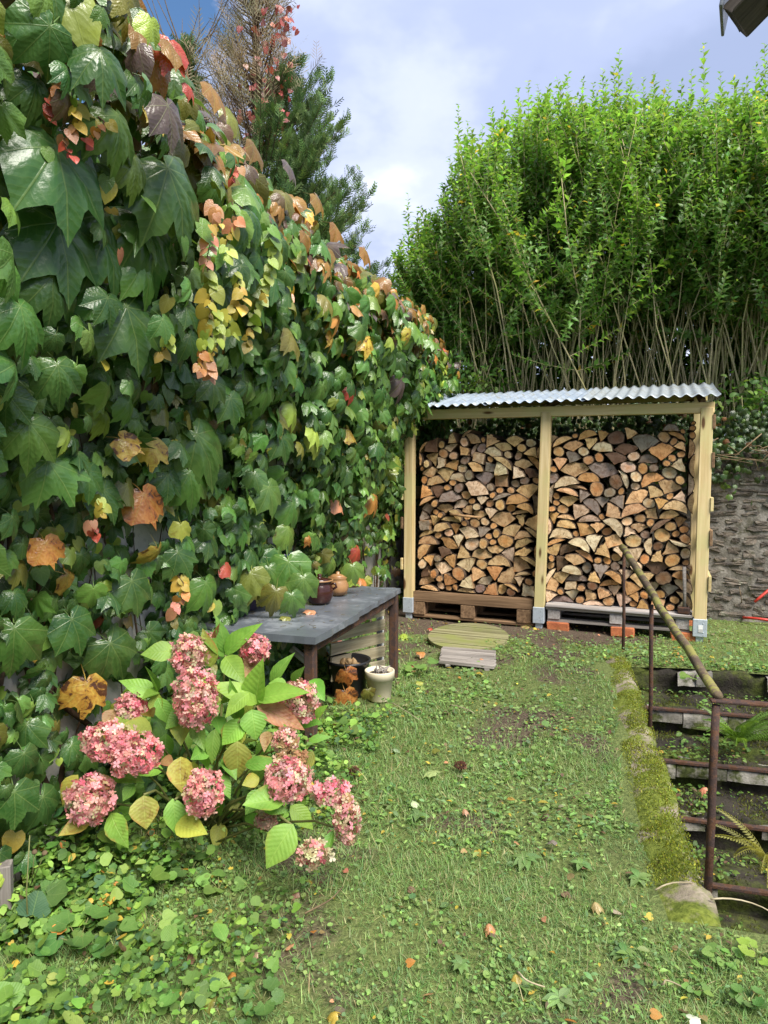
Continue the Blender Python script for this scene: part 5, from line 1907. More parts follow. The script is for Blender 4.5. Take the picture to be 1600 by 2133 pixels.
cpo = bpy.data.objects['clay_pot']
for k in range(9):
    a_ = rng.uniform(0, 6.28)
    b = cb + Vector((0.04 * math.cos(a_), 0.04 * math.sin(a_), 0.17))
    tube('withered_stub', [b, b + Vector((rng.normal(0, 0.015), rng.normal(0, 0.015), 0.03)), b + Vector((rng.normal(0, 0.025), rng.normal(0, 0.025), 0.05))], [0.006, 0.006, 0.004], M_GREYW, cpo, 5)

sp_ = thing('slatted_screen', 'pale slatted wooden panel with a white post under the far end of the table', 'panel', at(804, 1410, 5.1))
for k in range(5):
    beam('slat', at(684 + 2 * k, 1300 + 27 * k, 4.45), at(800, 1272 + 28 * k, 5.08), 0.014, 0.076, M_LATH, sp_, warp=0.002)
for (qx, qY) in ((792, 5.085),):
    a_, b_ = at(qx, 1260, qY), at(qx, 1412, qY)
    beam('post', (a_.x, a_.y + 0.03, 0), (a_.x, a_.y + 0.03, a_.z), 0.05, 0.03, M_WHITE, sp_, up=(WT[0], WT[1], 0))
tb_ = beam('weathered_offcut', at(606, 1350, 3.9), at(648, 1385, 3.9), 0.05, 0.035, M_GREYW, None)
tag(tb_, 'grey weathered timber offcut lying behind the near table leg', 'timber')
beam_l = beam('weathered_plank', at(4, 1960, 2.2), at(0, 1800, 2.2), 0.07, 0.05, M_GREYW, None, up=(0.3, -0.9, 0))
tag(beam_l, 'grey weathered plank end standing at the foot of the creeper', 'plank')

# ------------------------------------------------------------------ boards on the ground before the shed
ld = thing('round_board', 'round mossy wooden lid lying on the soil before the log store', 'board', gr(975, 1327, 0.03))
cL = Vector(gr(975, 1327, 0.035))
rad = 0.355
ux, uy = Vector((SU[0], SU[1], 0)), Vector((SWV[0], SWV[1], 0.10)).normalized()
nb_ = 6
for k in range(nb_):
    y0, y1 = -rad + 2 * rad * k / nb_ + 0.003, -rad + 2 * rad * (k + 1) / nb_ - 0.003
    ring = []
    for t_ in np.linspace(0, 1, 9):
        y = y0 + (y1 - y0) * t_
        ring.append((math.sqrt(max(rad * rad - y * y, 0)), y))
    for t_ in np.linspace(1, 0, 9):
        y = y0 + (y1 - y0) * t_
        ring.append((-math.sqrt(max(rad * rad - y * y, 0)), y))
    n_ = len(ring)
    upv = ux.cross(uy).normalized()
    dz = rng.normal(0, 0.0015)
    M = Matrix(((ux.x, uy.x, upv.x, cL.x), (ux.y, uy.y, upv.y, cL.y), (ux.z, uy.z, upv.z, cL.z), (0, 0, 0, 1)))
    V = [(x, y, 0.014 + dz) for x, y in ring] + [(x, y, -0.014) for x, y in ring]
    Fs = [tuple(range(n_)), tuple(range(n_, 2 * n_))[::-1]] + [(i, n_ + i, n_ + (i + 1) % n_, (i + 1) % n_) for i in range(n_)]
    mk('plank', V, Fs, M_MOSSW, ld, M, smooth=False)
sb_ = thing('slatted_board', 'small grey ridged board lying on the grass below the round lid', 'board', gr(975, 1370, 0.02))
pA, pB, pC_, pD = gr(921, 1349, 0.03), gr(1032, 1357, 0.03), gr(1032, 1392, 0.03), gr(916, 1379, 0.03)
for k in range(5):
    f0, f1 = k / 5, (k + 1) / 5
    l0, l1, r0, r1 = pA.lerp(pD, f0), pA.lerp(pD, f1), pB.lerp(pC_, f0), pB.lerp(pC_, f1)
    beam('slat', (l0 + l1) / 2, (r0 + r1) / 2, (l1 - l0).length * 0.88, 0.024, M_GREYW, sb_, bev=0.004, warp=0.002)
for f in (0.15, 0.85):
    beam('batten', pA.lerp(pB, f) - Vector((0, 0, 0.022)), pD.lerp(pC_, f) - Vector((0, 0, 0.022)), 0.04, 0.02, M_GREYW, sb_)

# red hose and handle by the stone wall
hs = thing('garden_hose', 'looped red garden hose at the foot of the rubble stone wall', 'hose', gr(1590, 1295, 0.02))
cH = gr(1600, 1291, 0.03)
tube('loop', [cH + Vector((0.23 * math.cos(a) * 1.0, 0.16 * math.sin(a), 0.015 * math.sin(a * 2) + 0.02)) for a in np.linspace(0, 6.1, 30)], 0.013, M_RED, hs, 8)
tube('raised_end', [at(1572, 1254, 6.6), at(1586, 1242, 6.6), at(1608, 1224, 6.6), at(1650, 1210, 6.7), at(1660, 1290, 6.6)], 0.014, M_RED, hs, 8)
tw = tube('dry_stalk', [gr(1545, 1278, 0), at(1545, 1250, 6.7), at(1540, 1222, 6.7)], [0.006, 0.005, 0.003], M_TWIG, None, 5)
tag(tw, 'dry upright stalk in front of the stone wall by the red hose', 'stalk')

# ------------------------------------------------------------------ roof eave poking in at the top right
ev = thing('roof_eave', 'weathered dark roof eave poking into the sky', 'roof eave', (2.3, 2.6, 3.2))
e0, e1 = at(1532, 46, 2.9), at(1690, -120, 2.75)
for k, (s_, w_, m_) in enumerate(((0.0, 0.10, M_BLACKW), (0.085, 0.07, M_BLACKW), (0.15, 0.06, M_BLACKW))):
    off = Vector((0.35, 0.55, 0.45)).normalized() * s_
    dd = (e1 - e0).normalized()
    ax = Vector((0.75, 0.1, -0.55))
    beam('rafter', e0 + off - ax * 0.0 + dd * (0.02 * k), e1 + off + dd * 0.9, w_ * 0.8, w_ * 1.3, m_, ev, up=(-0.5, -0.6, 0.6), warp=0.004)
beam('roof_slate', at(1503, 45, 2.95), at(1580, -300, 2.9), 0.012, 0.22, M_SLATE, ev, up=(0.5, 0.8, 0.3))
beam('batten', at(1630, -8, 2.8), at(1540, 38, 2.95), 0.03, 0.03, M_BLACKW, ev)
pE = at(1730, -250, 2.72)
beam('wall_plate', (pE.x - 0.1, pE.y, pE.z + 0.12), (3.75, pE.y - 0.3, pE.z + 0.75), 0.09, 0.11, M_BLACKW, ev)
beam('eave_post', (3.7, pE.y - 0.3, -0.1), (3.7, pE.y - 0.3, pE.z + 0.72), 0.1, 0.1, M_BLACKW, ev, up=(0, 1, 0))

# ------------------------------------------------------------------ hydrangea
hy = thing('hydrangea', 'hydrangea bush with fading pink flower heads in front of the creeper', 'hydrangea', gr(430, 1760, 0))
HG, HLG, HOL, HYL, HRD = (0.13, 0.30, 0.04), (0.22, 0.41, 0.055), (0.29, 0.35, 0.055), (0.42, 0.42, 0.07), (0.36, 0.20, 0.10)
HLEAF = [  # zoom coordinates: stalk end, tip, width, colour, blotch, depth
    (945, 325, 1055, 200, 75, HLG, 0, 2.85), (940, 320, 925, 205, 60, HG, 0, 2.87), (935, 330, 850, 262, 70, HG, 0, 2.85), (940, 340, 1008, 428, 90, HLG, 0, 2.78), (725, 320, 610, 305, 90, HLG, 0.2, 2.75),
    (915, 300, 903, 200, 30, HRD, 0.3, 2.88), (880, 375, 850, 235, 75, HOL, 0.5, 2.8), (980, 350, 1060, 400, 100, HRD, 0.5, 2.82),
    (1065, 545, 1085, 352, 105, HLG, 0, 2.62), (1080, 520, 1250, 462, 90, HLG, 0.1, 2.6), (1060, 535, 925, 430, 90, HLG, 0.1, 2.6), (1000, 590, 955, 735, 110, HOL, 0.3, 2.55), (1070, 545, 1265, 625, 90, HRD, 0.55, 2.58),
    (1050, 560, 1065, 660, 110, HLG, 0, 2.55), (995, 600, 960, 440, 60, HG, 0.2, 2.62), (1015, 600, 925, 700, 90, HLG, 0.1, 2.54), (1140, 450, 1175, 335, 60, HG, 0, 2.7), (1225, 450, 1262, 380, 45, HG, 0, 2.75),
    (1290, 440, 1345, 500, 80, HG, 0.1, 2.72), (655, 500, 525, 430, 75, HLG, 0, 2.7), (645, 490, 620, 380, 25, HG, 0, 2.72), (660, 490, 600, 490, 50, HG, 0, 2.68), (660, 510, 700, 610, 70, HG, 0.1, 2.64),
    (755, 560, 752, 705, 85, HOL, 0.3, 2.6), (815, 610, 840, 712, 65, HG, 0.1, 2.58), (900, 640, 870, 765, 65, HG, 0, 2.56), (920, 540, 985, 500, 70, HG, 0, 2.62), (480, 560, 432, 620, 65, HRD, 0.5, 2.62),
    (620, 640, 560, 600, 75, HOL, 0.3, 2.55), (640, 590, 600, 560, 60, HRD, 0.5, 2.6), (755, 755, 748, 890, 105, HYL, 0.6, 2.45), (990, 688, 988, 838, 115, HOL, 0.45, 2.5), (905, 650, 900, 750, 70, HG, 0, 2.6),
    (470, 850, 385, 880, 80, HRD, 0.6, 2.42), (330, 830, 235, 945, 80, HYL, 0.5, 2.4), (470, 830, 590, 850, 80, HG, 0.1, 2.48), (600, 915, 605, 1050, 118, HYL, 0.55, 2.38), (720, 930, 738, 1068, 90, HLG, 0.2, 2.4),
    (735, 1035, 858, 1068, 100, HYL, 0.35, 2.36), (378, 1020, 250, 1065, 75, HYL, 0.5, 2.34), (470, 990, 500, 1115, 95, HLG, 0.4, 2.36), (1190, 930, 1015, 945, 110, HLG, 0.25, 2.3), (1100, 895, 1020, 985, 80, HG, 0.1, 2.38),
    (1222, 1040, 1112, 1190, 135, HLG, 0.2, 2.2), (1390, 1060, 1355, 1175, 45, HG, 0, 2.25), (1085, 950, 1195, 975, 70, HG, 0.2, 2.3), (1030, 790, 1145, 765, 60, HG, 0.3, 2.45), (1080, 840, 1010, 870, 60, HOL, 0.3, 2.42),
    (1115, 650, 1100, 715, 50, HRD, 0.6, 2.5), (690, 590, 740, 540, 60, HG, 0, 2.66), (860, 720, 800, 760, 70, HG, 0, 2.55), (930, 760, 985, 830, 60, HG, 0, 2.52), (915, 830, 950, 900, 60, HG, 0, 2.5),
    (680, 760, 720, 790, 50, HRD, 0.4, 2.5), (560, 870, 510, 930, 55, HG, 0, 2.42), (1290, 690, 1360, 660, 35, HG, 0, 2.5), (1150, 620, 1190, 680, 60, HG, 0.1, 2.55), (1320, 590, 1350, 540, 40, HLG, 0.3, 2.6)]
HYD_M = [t_.mesh('hydrangea_leaf', M_HYD_O) for t_ in HYD]


def stem_to(p_, r0=0.006, mat=None, base=None):
    b = base or (Vector(gr(430, 1740, 0)) + Vector((rng.normal(0, 0.06), rng.normal(0, 0.05), -0.02)))
    m1 = b.lerp(p_, 0.45) + Vector((rng.normal(0, 0.01), 0.03, 0.06))
    m2 = b.lerp(p_, 0.8) + Vector((0, 0.02, 0.045))
    tube('stem', [b, m1, m2, p_], [r0, r0 * 0.85, r0 * 0.75, r0 * 0.65], mat or M_GREENSTEM, hy, 6)


hl = 0
for (bx, by, tx, ty, w_, c_, a_, Y) in HLEAF:
    pb, pt = at(bx / 2, 1200 + by / 2, Y + 0.035), at(tx / 2, 1200 + ty / 2, Y - 0.035 + rng.normal(0, 0.02))
    L = (pt - pb).length
    nv = np.array([rng.normal(0.05, 0.2), -0.75, 0.75 + rng.normal(0, 0.15)])
    f3 = frames(np.array(pt - pb)[None], nv[None], np.array([L]), np.array([w_ / 2 / 2 / 1420 * Y / 0.315]))[0]
    o = put(bpy.data.objects.new('leaf', HYD_M[hl % 3]), m4(f3, pb), hy)
    o.color = tuple(tints(np.array(c_), 1, 0.10, a_)[0])
    hl += 1
# smaller inner leaves that fill the bush
for k in range(70):
    qx, qy = rng.uniform(230, 660), rng.uniform(1400, 1740)
    if ((qx - 440) / 230) ** 2 + ((qy - 1560) / 190) ** 2 > 1:
        continue
    pb = at(qx, qy, 2.72 + rng.normal(0, 0.10))
    yv = np.array([rng.normal(0, 0.8), -0.5, rng.normal(-0.2, 0.6)])
    f3 = frames(yv[None], np.array([[rng.normal(0, 0.3), -0.6, 0.8]]), np.array([rng.uniform(0.06, 0.12)]))[0]
    o = put(bpy.data.objects.new('leaf', HYD_M[k % 3]), m4(f3, pb), hy)
    o.color = tuple(tints(np.array([HG, HLG, HOL][k % 3]), 1, 0.15, 0.1)[0])

P_PINK, P_DPK, P_CRM, P_GRN, P_DRY = (0.72, 0.34, 0.345), (0.70, 0.19, 0.24), (0.68, 0.48, 0.38), (0.50, 0.47, 0.27), (0.36, 0.23, 0.11)
PK1 = [(58, P_PINK, 0), (8, P_DPK, 0), (22, P_CRM, 0), (12, P_GRN, 0)]
PK2 = [(60, P_PINK, 0), (18, P_DPK, 0), (14, P_CRM, 0), (8, P_GRN, 0)]
PKD = [(22, P_PINK, 0), (10, P_DPK, 0), (30, P_CRM, 0), (20, P_GRN, 0.2), (18, P_DRY, 0.2)]
PKW = [(14, P_PINK, 0), (4, P_DPK, 0), (52, (0.66, 0.52, 0.36), 0), (30, P_GRN, 0.1)]
PKB = [(60, P_DRY, 0.2), (25, P_CRM, 0.2), (15, P_GRN, 0.3)]
HEADS = [(785, 325, 155, 165, PK1, 2.78), (875, 300, 90, 130, PK2, 2.9), (1062, 305, 135, 130, PK2, 2.86), (818, 505, 205, 255, PK1, 2.55), (545, 550, 140, 130, PK1, 2.66), (455, 690, 240, 170, PK1, 2.45), (560, 740, 225, 190, PK2, 2.42),
         (375, 930, 200, 215, PK1, 2.36), (850, 900, 172, 190, PK2, 2.38), (1245, 520, 170, 175, PKD, 2.68), (1185, 685, 110, 110, PKD, 2.52), (1215, 765, 140, 80, PKB, 2.46), (1200, 850, 205, 190, PK1, 2.36), (1375, 900, 170, 110, PK2, 2.32), (1445, 1010, 115, 220, PKD, 2.28), (1305, 1160, 160, 110, PKW, 2.2), (1110, 1012, 85, 70, PKD, 2.4)]
FLO = []
for sd_ in range(3):
    r_ = np.random.default_rng(60 + sd_)
    V, Fs = [(0, 0, 0)], []
    for q in range(4):
        a = q * math.pi / 2 + r_.normal(0, 0.12)
        b = len(V)
        for (da, rr, z) in ((-0.62, 0.62, 0.05), (-0.25, 1.0, 0.02 + r_.normal(0, 0.12)), (0.25, 1.0, 0.02 + r_.normal(0, 0.12)), (0.62, 0.62, 0.05)):
            V.append((rr * math.cos(a + da), rr * math.sin(a + da), z + 0.12))
        Fs += [(0, b, b + 1, b + 2), (0, b + 2, b + 3)]
    FLO.append(Tpl(V, Fs))
for (hx_, hy_, w_, h_, pal, Y) in HEADS:
    c0 = at(hx_ / 2, 1200 + hy_ / 2, Y)
    rx, rz = w_ / 4 / 1420 * Y, h_ / 4 / 1420 * Y
    ry = min(rx, rz) * 1.0
    rx, rz = rx * 0.95, rz * 0.95
    nf = int(np.clip(3.4 * 4 * math.pi * ((rx * rz + rx * ry + ry * rz) / 3) / (0.0155 ** 2 * 3.14), 130, 760))
    d = unit(rng.normal(0, 1, (nf, 3)))
    sh_f = np.where(rng.random(nf) < 0.22, rng.uniform(0.45, 0.8, nf), rng.uniform(0.86, 1.03, nf))
    lump = 1 + 0.16 * (vnoise(d[:, 0] * 2 + hx_, d[:, 2] * 2 + d[:, 1], 1.6, 70) - 0.5) * 2
    q = d * np.array([rx, ry, rz]) * (sh_f * lump)[:, None] + np.array(c0)
    nv = unit(d / np.array([rx, ry, rz])) + rng.normal(0, 0.35, (nf, 3))
    cc, ca = pick(pal, nf)
    big_ = vnoise(d[:, 0] * 1.3 + hx_, d[:, 2] * 1.3, 1.7, 71)
    cc = cc * (0.85 + 0.3 * big_)[:, None]
    s = Soup()
    idx = rng.integers(0, 3, nf)
    fr_ = frames(rng.normal(0, 1, (nf, 3)), nv, rng.uniform(0.0115, 0.016, nf))
    tn = tints(cc, nf, 0.10, ca)
    for t_ in range(3):
        m = idx == t_
        s.scatter(FLO[t_], fr_[m], q[m], tn[m])
    fh = s.obj('flower_head', M_PETAL, hy)
    if pal in (PKB, PKW, PKD):
        fh['label'] = {id(PKB): 'brown dried flower head', id(PKW): 'cream and greenish flower head', id(PKD): 'faded pink and tan flower head'}[id(pal)]
    stem_to(c0 - Vector((0, -0.02, rz * 0.7)), 0.0055)
    for k in range(7):
        e = c0 + Vector(d[k]) * ry * 0.8
        tube('flower_stalk', [c0 - Vector((0, -0.01, rz * 0.6)), e], [0.0025, 0.0015], M_GREENSTEM, fh, 4)
for (qx, qy, Y) in ((470, 1365, 2.86), (532, 1470, 2.62), (328, 1448, 2.7), (500, 1500, 2.55), (300, 1655, 2.42), (365, 1665, 2.42), (610, 1720, 2.25), (545, 1665, 2.35)):
    stem_to(at(qx, qy, Y), 0.0065)

# ------------------------------------------------------------------ turf
BLADE = Tpl([(-0.5, 0, 0), (0.5, 0, 0), (-0.42, 0.5, 0.0), (0.42, 0.5, 0.0), (0, 1, -0.12)], [(0, 1, 3, 2), (2, 3, 4)])


def in_turf(x, y):
    kb = (np.stack([x, y], -1) - K0) @ KU
    ka = (np.stack([x, y], -1) - K0) @ KV
    pit = (ka > PIT_A0 - 0.02) & (ka < PIT_A1 + 0.02) & (kb > -0.10 - 0.16 * vnoise(ka, kb * 0.3, 2.7, 94)) & (kb < PIT_B1 + 0.2)
    wl_ = (x - (WALL_X0 + WALL_SL * y)) * WN[0] < 0.05
    q = (np.stack([x, y], -1) - SO) @ SWV
    pots = (np.hypot(x - cb.x, y - cb.y + 0.05) < 0.17) | (np.hypot(x - bp.x, y - bp.y + 0.05) < 0.19)
    return ~pit & ~wl_ & (q < 1.1) & ~pots


def scatter_xy(n, y0, y1, marg=0.55):
    n = int(n * 1.1)
    y = rng.uniform(y0, y1, n)
    hw = 0.5634 * y + marg
    x = rng.uniform(-1, 1, n) * hw
    m = in_turf(x, y)
    return x[m], y[m]


def step_rough(x, y):
    return vnoise(x, y, 2.6, 81)


grass = Soup()
G1, G2, G3, GS = (0.14, 0.26, 0.08), (0.21, 0.335, 0.115), (0.31, 0.41, 0.165), (0.40, 0.36, 0.19)
for (n_, y0, y1, hm, wd) in ((96000, 1.2, 2.6, 0.034, 0.0021), (84000, 2.6, 4.2, 0.031, 0.0028), (60000, 4.2, 5.9, 0.028, 0.0038), (12000, 5.9, 7.2, 0.035, 0.0045)):
    x, y = scatter_xy(n_, y0, y1)
    br = bareness(x, y)
    wn_ = vnoise(x, y, 3.1, 82)
    m = rng.random(len(x)) < (1 - 0.95 * np.clip(br * 1.05, 0, 1)) * np.interp(wn_, [0.25, 0.6], [0.35, 1.0])
    x, y, br, wn_ = x[m], y[m], br[m], wn_[m]
    k = len(x)
    dw = (x - (WALL_X0 + WALL_SL * y)) * WN[0]
    tall = np.interp(dw, [0.2, 0.7, 1.5], [1.6, 1.5, 1.0]) * np.interp(vnoise(x, y, 1.9, 83), [0.3, 0.8], [0.75, 1.35])
    L = hm * tall * np.exp(rng.normal(0, 0.32, k))
    a = rng.uniform(0, 2 * np.pi, k)
    tl = rng.uniform(0.3, 2.2, k)
    yv = np.stack([np.cos(a) * tl, np.sin(a) * tl, np.ones(k)], -1)
    nv = np.stack([np.cos(a) * -1, np.sin(a) * -1, tl], -1) + rng.normal(0, 0.3, (k, 3))
    cc, ca = pick([(36, G1, 0), (36, G2, 0), (18, G3, 0), (10, GS, 0.1)], k)
    grass.scatter(BLADE, frames(yv, nv, L, np.full(k, wd) * rng.uniform(0.8, 1.5, k)), np.stack([x, y, ground_z(x, y) - 0.004], -1), tints(cc, k, 0.18, ca))
tag(grass.obj('grass', M_GRASS), 'short patchy grass of the lawn', None, None, 'stuff')

weeds = Soup()
W1, W2, W3 = (0.16, 0.29, 0.07), (0.24, 0.37, 0.11), (0.13, 0.24, 0.10)
for (n_, y0, y1, sz0) in ((21000, 1.2, 2.6, 0.0108), (20000, 2.6, 4.2, 0.0145), (15000, 4.2, 6.2, 0.018), (3000, 6.0, 7.2, 0.022)):
    x, y = scatter_xy(n_, y0, y1)
    br = bareness(x, y)
    wn_ = vnoise(x, y, 2.3, 84) * 0.6 + vnoise(x, y, 6.5, 85) * 0.4
    m = rng.random(len(x)) < np.interp(wn_, [0.35, 0.62], [0.12, 1.0]) * (1 - 0.93 * np.clip(br, 0, 1))
    x, y = x[m], y[m]
    k = len(x)
    kind = vnoise(x, y, 1.7, 86) > 0.5
    a = rng.uniform(0, 2 * np.pi, k)
    s_ = sz0 * np.exp(rng.normal(0, 0.32, k)) * np.where(kind, 1.35, 1.0)
    yv = np.stack([np.cos(a), np.sin(a), rng.uniform(0.0, 0.7, k)], -1)
    nv = np.stack([rng.normal(0, 0.3, k), rng.normal(0, 0.3, k) - 0.1, np.ones(k)], -1)
    P_ = np.stack([x, y, ground_z(x, y) + rng.uniform(0.004, 0.028, k)], -1)
    cc, ca = pick([(40, W1, 0), (35, W2, 0), (22, W3, 0), (2.5, YEL, 0.2), (2, BRN, 0.2)], k)
    fr_ = frames(yv, nv, s_, s_ * np.where(kind, 0.75, 1.0))
    tn = tints(cc, k, 0.2, ca)
    weeds.scatter(SMALL, fr_[kind], P_[kind], tn[kind])
    weeds.scatter(ROUND, fr_[~kind], P_[~kind], tn[~kind])
tag(weeds.obj('lawn_weeds', M_COVER_A), 'clover and small broad-leaved weeds in the lawn', None, None, 'stuff')

# ground cover along the foot of the creeper
gc = Soup()
n_ = 24000
Yg = rng.uniform(1.3, 4.9, n_)
dg = np.abs(rng.normal(0, 0.62, n_)) + 0.06
x = WALL_X0 + WALL_SL * Yg + WN[0] * dg
y = Yg + WN[1] * dg
m = (rng.random(n_) < np.interp(vnoise(x, y, 4.0, 87), [0.36, 0.55], [0.04, 1.0])) & in_turf(x, y) & (dg < 1.15 - 0.1 * (Yg - 2))
x, y, dg = x[m], y[m], dg[m]
k = len(x)
lump = vnoise(x, y, 2.2, 88)
hh_ = np.interp(dg, [0, 0.5, 1.1], [0.20, 0.15, 0.035]) * (0.2 + 1.5 * lump) * rng.random(k) ** 0.6
a = rng.uniform(0, 2 * np.pi, k)
s_ = np.exp(rng.normal(0, 0.45, k)) * np.interp(dg, [0, 0.7, 1.1], [0.023, 0.020, 0.015])
yv = np.stack([np.cos(a), np.sin(a) - 0.25, rng.normal(0.0, 0.35, k)], -1)
nv = np.stack([rng.normal(0, 0.5, k), rng.normal(-0.25, 0.5, k), np.ones(k)], -1)
cc, ca = pick([(34, (0.085, 0.19, 0.04), 0), (36, (0.15, 0.285, 0.05), 0), (22, (0.24, 0.38, 0.07), 0), (8, (0.065, 0.15, 0.075), 0), (1.6, YEL, 0.25), (2, BRN, 0.4), (0.5, ORA, 0.4)], k)
Pg = np.stack([x, y, ground_z(x, y) + hh_ + 0.006], -1)
fr_, tn = frames(yv, nv, s_), tints(cc, k, 0.2, ca)
ki = rng.integers(0, 5, k)
for t_, tp in enumerate((SCAL[0], SCAL[2], ROUND, SMALL, ROUND)):
    gc.scatter(tp, fr_[ki == t_], Pg[ki == t_], tn[ki == t_])
# thin stalks for the taller ones
for i in rng.choice(k, 900, replace=False):
    V_, F_, U_ = tube_geo([(x[i] + rng.normal(0, 0.01), y[i] + rng.normal(0, 0.01), 0), tuple(Pg[i])], [0.0014, 0.0010], 3, False)
    gc.raw(V_, F_, (0.12, 0.16, 0.05, 0), U_)
tag(gc.obj('ground_cover', M_COVER_A), 'leafy ground cover at the foot of the creeper', None, None, 'stuff')

# weeds and litter on the steps and by the pit
stw = Soup()
n_ = 6500
ka, kb = rng.uniform(0.3, 3.1, n_), rng.uniform(0.02, PIT_B1, n_)
zs_ = np.zeros(n_) - 1.25
for k2, a_ in enumerate(NOS):
    zs_ = np.where((ka >= a_) & (zs_ < -1.2), -0.18 * k2, zs_)
m = (zs_ > -1.2) & (rng.random(n_) < np.interp(vnoise(ka, kb, 5, 90), [0.4, 0.65], [0.05, 1.0]))
ka, kb, zs_ = ka[m], kb[m], zs_[m]
k = len(ka)
Pq = np.stack([K0[0] + ka * KV[0] + kb * KU[0], K0[1] + ka * KV[1] + kb * KU[1], zs_ + rng.uniform(0.01, 0.035, k)], -1)
a = rng.uniform(0, 2 * np.pi, k)
cc, ca = pick([(40, (0.11, 0.22, 0.04), 0), (30, (0.17, 0.28, 0.06), 0), (12, (0.07, 0.15, 0.04), 0), (8, BRN, 0.3), (4, YEL, 0.2)], k)
stw.scatter(SMALL, frames(np.stack([np.cos(a), np.sin(a), rng.uniform(0, 0.8, k)], -1), np.stack([rng.normal(0, 0.3, k), rng.normal(-0.2, 0.3, k), np.ones(k)], -1), np.exp(rng.normal(0, 0.35, k)) * 0.022), Pq, tints(cc, k, 0.2, ca))
tag(stw.obj('step_weeds', M_COVER_A), 'small weeds and litter growing on the sunken steps', None, None, 'stuff')

# moss cushions on the retaining wall head and the step edges
ms = Soup()
n_ = 42000
ka, kb = rng.uniform(-0.1, 3.0, n_), 0.015 - rng.random(n_) ** 0.9 * 0.48
w_ = vnoise(ka * 1.0, kb * 2.0, 3.2, 91) * 0.6 + vnoise(ka, kb, 9, 92) * 0.4
m = rng.random(n_) < np.interp(w_, [0.36, 0.5], [0.02, 1.0]) * np.interp(kb + 0.12 - 0.42 * vnoise(ka, kb * 0.4, 2.4, 95), [-0.36, -0.18], [0.02, 1.0])
ka, kb, w_ = ka[m], kb[m], w_[m]
k = len(ka)
zm = np.interp(kb, prof[:6, 0], prof[:6, 1]) + (w_ - 0.35) * 0.035 - 0.006
Pm = np.stack([K0[0] + ka * KV[0] + kb * KU[0], K0[1] + ka * KV[1] + kb * KU[1], zm + rng.uniform(0, 0.01, k)], -1)
cc, ca = pick([(40, (0.21, 0.25, 0.03), 0), (35, (0.29, 0.32, 0.04), 0), (20, (0.13, 0.16, 0.03), 0), (5, (0.13, 0.09, 0.03), 0)], k)
ms.scatter(BLADE, frames(np.stack([rng.normal(0, 0.6, k), rng.normal(0, 0.6, k), np.ones(k)], -1), rng.normal(0, 1, (k, 3)), rng.uniform(0.005, 0.012, k), rng.uniform(0.004, 0.007, k)), Pm, tints(cc, k, 0.22, ca))
ka, kb = rng.uniform(0.5, 3.1, 26000), rng.uniform(0.02, PIT_B1, 26000)
zs_ = np.zeros(26000) - 1.25
for k2, a_ in enumerate(NOS):
    zs_ = np.where((ka >= a_ + 0.02) & (zs_ < -1.2), -0.18 * k2, zs_)
w_ = vnoise(ka, kb * 1.0, 4.2, 93)
m = (zs_ > -1.2) & (rng.random(26000) < np.interp(w_, [0.3, 0.6], [0.1, 1.0]))
ka, kb, zs_ = ka[m], kb[m], zs_[m]
k = len(ka)
Pm = np.stack([K0[0] + ka * KV[0] + kb * KU[0], K0[1] + ka * KV[1] + kb * KU[1], zs_ + rng.uniform(-0.012, 0.008, k)], -1)
cc, ca = pick([(40, (0.12, 0.14, 0.02), 0), (25, (0.17, 0.19, 0.03), 0), (25, (0.07, 0.085, 0.02), 0), (10, (0.09, 0.06, 0.03), 0)], k)
ms.scatter(BLADE, frames(np.stack([rng.normal(0, 0.7, k), rng.normal(0, 0.7, k), np.ones(k)], -1), rng.normal(0, 1, (k, 3)), rng.uniform(0.012, 0.026, k), rng.uniform(0.004, 0.008, k)), Pm, tints(cc, k, 0.22, ca))
tag(ms.obj('moss', M_GRASS), 'yellow-green moss on the wall head and the steps', None, None, 'stuff')

# ------------------------------------------------------------------ ferns on the steps
def frond_tpl(npin=20, arch=0.5, wid=0.115, tintc=(0.13, 0.24, 0.035)):
    V, Fs = [], []
    def pt(f):
        return np.array([0, f, arch * f * (1 - f * 0.95) * 1.2])
    for i in range(8):
        f0, f1 = i / 8, (i + 1) / 8
        b = len(V)
        for f, w in ((f0, 0.008), (f1, 0.007)):
            p_ = pt(f)
            V.extend([tuple(p_ - [w, 0, 0]), tuple(p_ + [w, 0, 0])])
        Fs.append((b, b + 1, b + 3, b + 2))
    for i in range(npin):
        f = 0.12 + 0.86 * i / npin
        L = wid * math.sin(math.pi * min(1, (f * 0.88 + 0.12))) ** 0.7 * (1.1 - 0.5 * f)
        p_ = pt(f)
        for sg in (1, -1):
            b = len(V)
            V.extend([tuple(p_), tuple(p_ + np.array([sg * L * 0.45, 0.026, 0.012])), tuple(p_ + np.array([sg * L, 0.05, -0.02])), tuple(p_ + np.array([sg * L * 0.5, -0.006, 0.0]))])
            Fs.append((b, b + 1, b + 2, b + 3) if sg < 0 else (b, b + 3, b + 2, b + 1))
    return Tpl(V, Fs)


